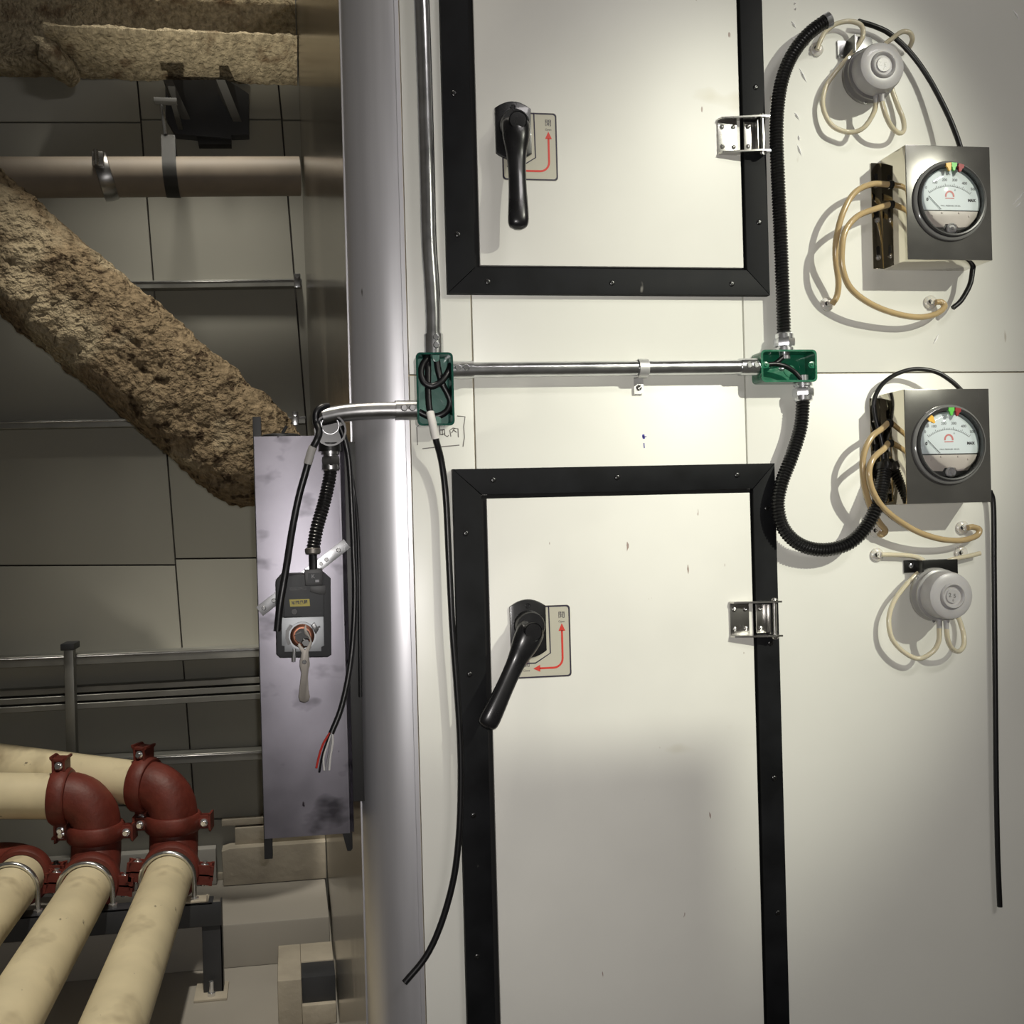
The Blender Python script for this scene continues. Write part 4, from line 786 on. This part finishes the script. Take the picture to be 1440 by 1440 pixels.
hp3 = spline([gq + V((0, 0, -0.028)), P(462, 680, -0.026), P(455, 710, -0.034), P(446, 742, -0.044), P(440, 774, -0.052)], 12)
b = hose(hp3, 0.0106, 0.0056); part('ribbed_hose', b, 'hose', sh)
e = hp3[-1]; b = NB(); lathe(b, [(0.0108, -0.004), (0.0125, -0.003), (0.0125, 0.004), (0.0105, 0.006), (0.0, 0.006)], e, (0, 0, -1), 20); part('end_ferrule', b, 'lever', sh, 'dull brass end ferrule')
b = NB(); cyl(b, e + V((0, 0, -0.005)), V((e.x, A0 - 0.008, P(440, 801, A0).z - 0.0005)), 0.0068, seg=16); part('cable_tail', b, 'cable', sh)
lcab = thing('sleeved_cable', 'black cable with a grey sleeve hanging left across the damper plate and actuator', 'cable', P(415, 720, -0.03))
b = NB(); tube(b, path([(462, 571, -0.030), (452, 573, -0.036), (445, 580, -0.038), (445, 594, -0.036), (449, 606, -0.044), (446, 618, -0.050), (438, 634, -0.046), (431, 660, -0.040), (420, 700, -0.038), (411, 745, -0.042), (404, 790, -0.056), (399, 820, -0.062), (394, 850, -0.064), (390, 887, -0.062)], 10), 0.0058, 14); part('cable_jacket', b, 'cable', lcab)
b = NB(); tube(b, path([(440.5, 628, -0.0473), (438, 634, -0.046), (433, 652, -0.0414)], 8), 0.0068, 16); part('marker_sleeve', b, 'sleeve_grey', lcab, 'grey marker sleeve')
rc = thing('stripped_cable', 'black cable right of the damper ending in loose stripped coloured wires', 'cable', P(480, 900, 0))
b = NB(); tube(b, path([(478, 600, -0.016), (486, 622, -0.016), (491, 650, -0.014), (494, 700, -0.010), (497, 770, -0.008), (499, 830, -0.008), (497, 890, -0.010), (491, 945, -0.014), (480, 995, -0.018), (466, 1031, -0.022)], 10), 0.0050, 14); part('cable_jacket', b, 'cable', rc)
for nm, m, pts in (('red_wire', 'wire_red', [(465, 1029), (455, 1045), (449, 1062), (445, 1080)]), ('black_wire', 'cable', [(465, 1030), (458, 1048), (453, 1064), (449, 1086)]), ('white_wire', 'wire_white', [(466, 1030), (460, 1048), (455, 1066), (456, 1083)]), ('grey_wire', 'wire_grey', [(467, 1029), (465, 1045), (462, 1064), (458, 1084)]), ('white_wire', 'wire_white', [(467, 1029), (468, 1044), (465, 1062), (463, 1083)])):
    b = NB(); tube(b, path([(x, y, -0.022 + 0.002 * i) for i, (x, y) in enumerate(pts)], 6), 0.0019, 8); part(nm, b, m, rc)
b = NB(); tube(b, path([(484, 618, 0.0), (490, 650, 0.004), (498, 690, 0.002), (503, 740, 0.012), (505, 800, 0.018), (506, 900, 0.020), (507, 980, 0.022)], 10), 0.0035, 10); solo('thin_cable', b, 'cable', 'thin black cable tucked between the damper and the rounded post', 'cable', P(503, 800, 0.01))

# ================================================================== fireproofed steel
def rough(p, amp, f): return amp * (noise.noise(p * f) * 0.6 + noise.noise(p * f * 2.7) * 0.4 + noise.turbulence(p * f * 6, 2, False) * 0.35)
# beam: wide bottom flange, recessed web, unseen upper slab added to shade it
YBm = 2.52
zl = P(250, 47, YBm).z; zb2 = P(250, 114, YB - 0.005).z; xL = P(62, 80, YBm).x
def beam_grid(b, prof, x0, x1, step, amp):
    fine = []
    for a, c in zip(prof, prof[1:]):
        a = V((0, *a)); c = V((0, *c)); n = max(1, int((c - a).length / step))
        for k in range(n): fine.append(a.lerp(c, k / n))
    fine.append(V((0, *prof[-1]))); nx = int((x1 - x0) / step); rows = []
    for i in range(nx + 1):
        x = x0 + (x1 - x0) * i / nx; row = []
        for j, p in enumerate(fine):
            t = (fine[min(j + 1, len(fine) - 1)] - fine[max(j - 1, 0)]).normalized(); nrm = V((0, t.z, -t.y)); q = V((x, p.y, p.z))
            q2 = q + nrm * rough(q, amp, 16); row.append(b.verts.new(q2))
        rows.append(row)
    for r0, r1 in zip(rows, rows[1:]):
        for j in range(len(fine) - 1): b.faces.new((r0[j], r0[j + 1], r1[j + 1], r1[j]))
bt = thing('steel_beam', 'overhead steel beam thick with coarse sandy fireproofing, top left', 'beam', ((xL + 0.1) / 2, YBm + 0.1, zb2))
YW = YB - 0.03
b = NB(); beam_grid(b, [(YB - 0.002, zb2), (YB - 0.03, zb2 + 0.004), (YBm + 0.01, zl - 0.006), (YBm, zl + 0.008), (YBm + 0.012, zl + 0.022), (YW, zl + 0.055), (YW, zl + 0.30), (YBm - 0.02, zl + 0.31), (YBm - 0.03, zl + 0.42)], xL, 0.098, 0.010, 0.012); part('beam_coating', b, 'fire', bt, None, 60)
b = NB(); beam_grid(b, [(YB - 0.002, zb2 - 0.004), (YB - 0.05, zb2 + 0.004), (YB - 0.09, zb2 + 0.05), (YB - 0.07, zl - 0.02), (YB - 0.05, zl + 0.01), (YW, zl + 0.055), (YW, zl + 0.30), (YBm - 0.02, zl + 0.31), (YBm - 0.03, zl + 0.42)], -2.6, xL + 0.02, 0.014, 0.012); part('gusset_coating', b, 'fire', bt, None, 60)
b = NB(); q0 = P(48, 52, YBm + 0.02); q1 = P(82, 88, YBm + 0.10); q2 = P(104, 112, YB - 0.06)
tube(b, [q0, q0.lerp(q1, 0.5), q1, q2], lambda i: (0.012, 0.05, 0.05, 0.035)[i], 16)
bmesh.ops.subdivide_edges(b, edges=list(b.edges), cuts=2, use_grid_fill=True)
for v in b.verts: v.co += V((noise.noise(v.co * 22), noise.noise(v.co * 22 + V((9, 0, 0))), noise.noise(v.co * 22 + V((0, 9, 0))))) * 0.014
part('corner_lump', b, 'fire', bt, None, 60)
# diagonal brace
YR = 1.92
e0 = (P(0, 240, YR) + P(0, 440, YR)) / 2; e1 = (P(357, 546, YR) + P(357, 742, YR)) / 2; ax = (e1 - e0).normalized()
r_ = abs((P(180, 394, YR) - e0).cross(ax).length) * 0.5 + abs((P(180, 592, YR) - e0).cross(ax).length) * 0.5
s0 = e0 - ax * 1.1; s1_ = e1 + ax * 0.12
nrmv = V((-ax.z, 0, ax.x)); nrmv = nrmv if nrmv.z > 0 else -nrmv
b = NB(); nl = int((s1_ - s0).length / 0.013); ns = 84; rows = []
for i in range(nl + 1):
    p = s0.lerp(s1_, i / nl); row = []
    endf = 1.0 - 0.35 * max(0, (i / nl - 0.94) / 0.06) ** 2
    for k in range(ns):
        t = 2 * math.pi * k / ns; cs, sn = math.cos(t), math.sin(t); sq = 1.0 / (abs(cs) ** 3.2 + abs(sn) ** 3.2) ** (1 / 3.2)
        d = nrmv * (cs * sq) + V((0, 1, 0)) * (sn * sq); q = p + d * (r_ * endf * 0.985)
        patch = max(0, min(1, (noise.noise(q * 4.2 + V((3.1, 0, 1.0))) - 0.12) * 5)); row.append(b.verts.new(q + d * rough(q, 0.026 * (1 - 0.8 * patch), 13)))
    rows.append(row)
for r0, r1 in zip(rows, rows[1:]):
    for k in range(ns): b.faces.new((r0[k], r0[(k + 1) % ns], r1[(k + 1) % ns], r1[k]))
b.faces.new(rows[0][::-1]); b.faces.new(rows[-1])
solo('diagonal_brace', b, 'fire_brown', 'thick diagonal steel brace wrapped in crumbly brown fireproofing, running down to the damper', 'brace', s1_, smooth=60)
# dark beam seat bracket on the wall
bk = thing('wall_bracket', 'dark steel bracket with two grey ribs on the rear wall under the beam', 'bracket', P(300, 200, YB - 0.05))
def wq(pts, y0, y1, bev=0.003): 
    b = NB(); prism(b, [(P(x, yy_, y0).x, P(x, yy_, y0).z) for x, yy_ in pts], y0, y1, bev); return b
b = wq([(240, 112), (318, 112), (345, 128), (350, 132), (350, 189), (325, 190), (325, 195), (246, 188), (233, 165), (232, 112)], YB - 0.06, YB - 0.001); part('bracket_plate', b, 'bracket_dark', bk)
b = wq([(276, 188), (325, 190), (325, 203), (279, 203)], YB - 0.05, YB - 0.001); part('bracket_tab', b, 'black_steel', bk)
for xa, xb, ya_, yb_ in ((236, 262, 112, 168), (310, 334, 112, 171)):
    b = NB(); t0 = P(xa, ya_, YB - 0.20); t1 = P(xb, yb_, YB - 0.06); wv = 0.018
    v = []
    for p in (t0, t1): v += [p + V((-wv, 0, 0)), p + V((wv, 0, 0))]
    v += [V((t0.x + wv, YB - 0.06, t0.z)), V((t0.x - wv, YB - 0.06, t0.z))]
    add(b, v, [(0, 1, 3, 2), (0, 2, 5), (1, 4, 3), (0, 5, 4, 1), (2, 3, 4, 5)]); part('bracket_rib', b, 'rib_grey', bk)

# ================================================================== services on the rear wall
pipe0, pipe1 = P(-60, 250, 2.42), V((0.092, 2.47, P(424, 248, 2.47).z))
pr = thing('overhead_pipe', 'dull grey brown horizontal pipe below the beam on the rear wall', 'pipe', (pipe0 + pipe1) / 2)
ext = pipe0 - (pipe1 - pipe0) * 0.6; RP = 0.0765
b = NB(); cyl(b, ext, pipe1, RP, seg=40); part('pipe_length', b, 'pipe_grey', pr)
b = NB(); cpx = P(149, 250, 2.44); dx = (pipe1 - pipe0).normalized(); o = pipe0 + dx * ((cpx - pipe0).dot(dx)); td = (dx + V((0.0, 0, 0.22))).normalized()
lathe(b, [(RP + 0.001, -0.028), (RP + 0.012, -0.026), (RP + 0.016, 0), (RP + 0.012, 0.026), (RP + 0.001, 0.028)], o, td, 36); part('clamp_band', b, 'zinc_dark', pr, 'metal clamp band')
b = NB(); q = o + V((-0.012, -RP - 0.012, 0.035)); box(b, q.x - 0.022, q.x + 0.022, q.y - 0.02, q.y + 0.01, q.z - 0.028, q.z + 0.028, 0.005); cyl(b, q + V((-0.004, -0.03, -0.03)), q + V((-0.004, -0.03, 0.03)), 0.009, seg=10); part('clamp_bolt', b, 'steel', pr)
hg = thing('pipe_hanger', 'strap hanger and thin rod carrying the overhead pipe', 'hanger', P(238, 150, 2.44))
hpx = P(240, 230, 2.44); o = pipe0 + dx * ((hpx - pipe0).dot(dx)); b = NB(); wv = 0.027
ht = P(236, 188, 2.44).z
loop = [(0, ht)] + [((RP + 0.003) * math.sin(R(t)), o.z + (RP + 0.003) * math.cos(R(t))) for t in range(50, 311, 10)] + [(0, ht)]
rows = []
for yy_, zz_ in loop: rows.append([b.verts.new((o.x + s + 0.10 * (o.z - zz_) * 0.6, o.y + yy_, zz_)) for s in (-wv, wv)])
for a_, c_ in zip(rows, rows[1:]): b.faces.new((a_[0], a_[1], c_[1], c_[0]))
bmesh.ops.solidify(b, geom=list(b.faces), thickness=0.004); part('hanger_strap', b, 'rib_grey', hg)
b = NB(); q = V((o.x - 0.02, o.y, ht)); cyl(b, q, V((q.x - 0.012, q.y, P(235, 146, 2.44).z)), 0.008, seg=10); part('hanger_rod', b, 'zinc', hg)
b = NB(); q2 = P(233, 144, 2.44); box(b, q2.x - 0.045, q2.x + 0.045, q2.y - 0.02, q2.y + 0.02, q2.z - 0.004, q2.z + 0.012, 0.003); box(b, q2.x + 0.02, q2.x + 0.04, q2.y + 0.01, YB - 0.0005, q2.z - 0.003, q2.z + 0.008); part('hanger_lug', b, 'rib_grey', hg)

def rail(xa, ya_, xb, yb_, y, h, label, name='wall_rail', ribs=1, m='strut'):
    a_ = P(xa, ya_, y); c_ = P(xb, yb_, y); d_ = (c_ - a_); c_ = a_ + d_ * ((0.094 - a_.x) / d_.x) if xb > 350 else c_
    a_ = a_ - (c_ - a_) * 1.3 if xa < 0 else a_
    q = thing(name, label, 'rail', (a_ + c_) / 2); n_ = V((0, 0, 1))
    def bar(z0, z1, y0, y1):
        b = NB(); v = []
        for p in (a_, c_): v += [p + V((0, y0, z0)), p + V((0, y1, z0)), p + V((0, y1, z1)), p + V((0, y0, z1))]
        add(b, v, [(0, 1, 2, 3), (7, 6, 5, 4), (0, 4, 5, 1), (1, 5, 6, 2), (2, 6, 7, 3), (3, 7, 4, 0)]); bmesh.ops.bevel(b, geom=list(b.edges), offset=0.0025, segments=1, affect='EDGES'); return b
    if ribs == 1:
        part('rail_channel', bar(-h / 2, h / 2, 0, YB - y), m, q)
        part('rail_lip', bar(h * 0.18, h * 0.36, -0.003, 0.001), 'zinc_dark', q)
    else:
        for k in range(ribs):
            z = -h / 2 + h * k / ribs; part('rail_rib', bar(z + 0.004, z + h / ribs - 0.004, 0.008 * k - 0.008, YB - y), m, q)
    return q, a_, c_
q, a_, c_ = rail(150, 401, 430, 397, YB - 0.05, 0.034, 'thin galvanised rail on the rear wall just above the brace')
def clip(q, px, py, y):
    p = P(px, py, y); b = NB(); box(b, p.x - 0.014, p.x + 0.014, y - 0.012, y + 0.006, p.z - 0.03, p.z + 0.03, 0.003); lathe(b, [(0.011, 0), (0.009, 0.006), (0, 0.007)], (p.x, y - 0.012, p.z + 0.018), (0, -1, 0), 12); part('rail_clip', b, 'zinc', q)
clip(q, 418, 395, YB - 0.05)
q, a_, c_ = rail(-80, 599, 440, 590, YB - 0.05, 0.034, 'thin galvanised rail on the rear wall passing behind the brace'); clip(q, 415, 589, YB - 0.05)
rail(-80, 936, 362, 917, YB - 0.10, 0.044, 'upper of the low rails on the rear wall, the post hooked over it')
rail(-80, 992, 362, 968, YB - 0.07, 0.100, 'thick triple-ribbed rail on the rear wall below the upper low rail', ribs=3)
rail(105, 1075, 368, 1062, YB - 0.10, 0.040, 'lowest rail on the rear wall right of the cream pipes')
ps = thing('strut_post', 'short vertical strut post clamped over the low rails on the rear wall', 'post', P(100, 1068, YB - 0.14))
a_ = P(97, 912, YB - 0.15); c_ = P(101, 1075, YB - 0.15); b = NB(); box(b, (a_.x + c_.x) / 2 - 0.019, (a_.x + c_.x) / 2 + 0.019, YB - 0.16, YB - 0.104, c_.z, a_.z, 0.004); part('post_channel', b, 'strut', ps)
b = NB(); box(b, a_.x - 0.028, a_.x + 0.026, YB - 0.18, YB - 0.06, a_.z - 0.005, a_.z + 0.022, 0.004); part('post_clamp', b, 'bracket_dark', ps)

# ================================================================== floor pipes with red grooved elbows
RPF = 0.084
def coupling(b, o, ax_, ear, r=RPF):
    """grooved coupling: two bolted half shells around the axis with ears along the ear direction."""
    o = V(o); ax_ = V(ax_).normalized(); ear = V(ear).normalized(); r2 = r + 0.003
    lathe(b, [(r2, -0.032), (r2 + 0.012, -0.031), (r2 + 0.019, -0.022), (r2 + 0.019, 0.022), (r2 + 0.012, 0.031), (r2, 0.032)], o, ax_, 44)
    up_ = ax_.cross(ear)
    for s in (-1, 1):
        c_ = o + ear * s * (r2 + 0.030)
        for k in (-1, 1):
            t = NB(); bmesh.ops.create_cube(t, size=1)
            for v in t.verts: v.co = c_ + ear * (v.co.x * 0.058) + ax_ * (v.co.y * 0.048) + up_ * (v.co.z * 0.022 + k * 0.016)
            bmesh.ops.bevel(t, geom=list(t.edges), offset=0.008, segments=2, affect='EDGES'); merge(b, t)
def bolts(t_, m_, o, ax_, ear, r=RPF):
    o = V(o); ax_ = V(ax_).normalized(); ear = V(ear).normalized(); up_ = ax_.cross(ear)
    for s in (-1, 1):
        b = NB(); c_ = o + ear * s * (r + 0.036); cyl(b, c_ - up_ * 0.045, c_ + up_ * 0.045, 0.009, seg=10)
        lathe(b, [(0.016, 0), (0.015, 0.007), (0.008, 0.011), (0, 0.012)], c_ + up_ * 0.026, up_, 12); lathe(b, [(0.016, 0), (0.015, 0.007), (0.008, 0.011), (0, 0.012)], c_ - up_ * 0.026, -up_, 12); part('coupling_bolt', b, m_, t_)
def bend(o0, d0, d1, rad, n=10):
    """centre line of a quarter bend that leaves o0 along d0 and ends along d1."""
    o0 = V(o0); d0 = V(d0).normalized(); d1 = V(d1).normalized(); ang = d0.angle(d1); R_ = rad
    side = (d1 - d0 * d1.dot(d0)).normalized(); c_ = o0 + side * R_
    return [c_ - side * R_ * math.cos(ang * k / n) + d0 * R_ * math.sin(ang * k / n) for k in range(n + 1)]
YE = 2.13
def floor_pipe(px, py, label, label2, left_dir, dz_up, two=True):
    e = P(px, py, YE); zc = e.z
    t = thing('floor_pipe', label, 'pipe', (e.x, 1.0, max(0, zc - RPF)), 'cream pipes running over the floor')
    b = NB(); cyl(b, (e.x - 0.02, -0.05, zc), (e.x, YE, zc), RPF, seg=44); part('pipe_length', b, 'pipe_cream', t)
    b = NB(); coupling(b, (e.x, YE, zc), (0, 1, 0), (1, 0, -0.12)); part('pipe_coupling', b, 'red_iron', t, 'red iron coupling')
    bolts(t, 'chrome', (e.x, YE, zc), (0, 1, 0), (1, 0, -0.12))
    c1_ = bend((e.x, YE + 0.02, zc), (0, 1, 0), (0, 0, 1), 0.116)
    b = NB(); tube(b, c1_, RPF + 0.006, 32); part('pipe_elbow', b, 'red_iron', t, 'red iron elbow')
    tp = c1_[-1] + V((0, 0, 0.030))
    b = NB(); coupling(b, tp, (0, 0, 1), (1, -0.12, 0)); part('pipe_coupling', b, 'red_iron', t, 'red iron coupling')
    bolts(t, 'chrome', tp, (0, 0, 1), (1, -0.12, 0))
    c2_ = bend(tp + V((0, 0, 0.030)), (0, 0, 1), left_dir, 0.106)
    b = NB(); tube(b, [tp] + c2_, RPF + 0.006, 32); part('pipe_elbow', b, 'red_iron', t, 'red iron elbow')
    ld = V(left_dir).normalized(); q = c2_[-1] + ld * 0.022
    b = NB(); coupling(b, q, ld, (0.0, 0, 1)); part('pipe_coupling', b, 'red_iron', t, 'red iron coupling')
    bolts(t, 'chrome', q, ld, (0.0, 0, 1))
    return t, q, ld, e
t2, q2_, l2, e2 = floor_pipe(240, 1226, 'cream floor pipe nearest the damper, turned up into red iron elbows', '', (-1, 0.42, 0.09), 0)
b = NB(); k_ = (YB - 0.005 - q2_.y) / l2.y; cyl(b, q2_, q2_ + l2 * max(0.4, k_), RPF, seg=44); part('pipe_branch', b, 'pipe_cream', t2)
t1_, q1_, l1, e1_ = floor_pipe(127, 1241, 'middle cream floor pipe turned up into red iron elbows, left of its neighbour', '', (-1, 0.10, 0.05), 0)
b = NB(); cyl(b, q1_, q1_ + l1 * 2.4, RPF, seg=44); part('pipe_branch', b, 'pipe_cream', t1_)
e3 = P(18, 1245, YE - 0.05)
t0_ = thing('floor_pipe', 'leftmost cream floor pipe with a dark red collar, cut by the photo edge', 'pipe', (e3.x, 1.0, max(0, e3.z - RPF)), 'cream pipes running over the floor')
e3.z = e2.z
b = NB(); cyl(b, (e3.x - 0.02, -0.05, e3.z), (e3.x, YE + 0.05, e3.z), RPF, seg=44); part('pipe_length', b, 'pipe_cream', t0_)
b = NB(); coupling(b, (e3.x, YE + 0.08, e3.z), (0, 1, 0), (1, 0, 0)); part('pipe_coupling', b, 'red_iron', t0_, 'dark red iron coupling')
bolts(t0_, 'screw_dark', (e3.x, YE + 0.08, e3.z), (0, 1, 0), (1, 0, 0))
b = NB(); tube(b, bend((e3.x, YE + 0.08, e3.z), (0, 1, 0), (-1, 0, 0), 0.125), RPF + 0.006, 32); part('pipe_elbow', b, 'red_iron', t0_, 'red iron elbow')

# support frame with U-bolts
YS = 2.02
sp = thing('pipe_support', 'black angle steel frame on the floor holding the cream pipes with U-bolts', 'support frame', P(296, 1388, YS))
zt_ = e2.z - RPF - 0.0; xr_ = P(311, 1275, YS).x; xl_ = e3.x - 0.35
b = NB(); box(b, xl_, xr_, YS, YS + 0.006, zt_ - 0.085, zt_ - 0.002, 0.001); box(b, xl_, xr_ - 0.03, YS, YS + 0.07, zt_ - 0.008, zt_ - 0.002, 0.001); part('cross_angle', b, 'bracket_dark', sp)
for xx in (xr_ - 0.070, xl_ + 0.02):
    b = NB(); box(b, xx, xx + 0.070, YS + 0.007, YS + 0.013, 0.009, zt_ - 0.004, 0.001); box(b, xx + 0.064, xx + 0.070, YS + 0.007, YS + 0.07, 0.009, zt_ - 0.01, 0.001); part('support_leg', b, 'bracket_dark', sp)
    b = NB(); box(b, xx - 0.03, xx + 0.085, YS - 0.05, YS + 0.09, 0.0005, 0.009, 0.0015); part('base_plate', b, 'concrete', sp, 'pale base plate')
    b = NB(); cyl(b, (xx + 0.03, YS - 0.022, 0.008), (xx + 0.03, YS - 0.022, 0.060), 0.008, seg=12); lathe(b, [(0.015, 0), (0.015, 0.012), (0.012, 0.013), (0, 0.013)], (xx + 0.03, YS - 0.022, 0.009), (0, 0, 1), 6); part('anchor_bolt', b, 'chrome', sp)
for ec, yo in ((e2, 0.0), (e1_, 0.0), (e3, 0.0)):
    zc = e2.z; xx = ec.x - 0.003; ru = RPF + 0.010
    pts = [V((xx + ru, YS + 0.03, zt_ - 0.045)), V((xx + ru, YS + 0.03, zc - 0.03))] + [V((xx + ru * math.cos(R(t)), YS + 0.03, (ec.z if ec is not e3 else e2.z) + ru * math.sin(R(t)))) for t in range(0, 181, 12)] + [V((xx - ru, YS + 0.03, zc - 0.03)), V((xx - ru, YS + 0.03, zt_ - 0.045))]
    b = NB(); tube(b, pts, 0.0090, 10); part('u_bolt', b, 'zinc', sp)
    for s in (-1, 1):
        b = NB(); lathe(b, [(0.017, 0), (0.017, 0.012), (0.009, 0.014), (0, 0.014)], (xx + s * ru, YS + 0.03, zt_ - 0.001), (0, 0, 1), 6); part('u_bolt_nut', b, 'chrome', sp)
b = NB(); box(b, e2.x + 0.05, xr_ - 0.045, YS + 0.004, YS + 0.068, zt_ - 0.001, zt_ + 0.005, 0.001); box(b, xr_ - 0.052, xr_ - 0.046, YS + 0.004, YS + 0.02, zt_, zt_ + 0.024, 0.001); part('saddle_plate', b, 'concrete', sp, 'pale saddle plate')
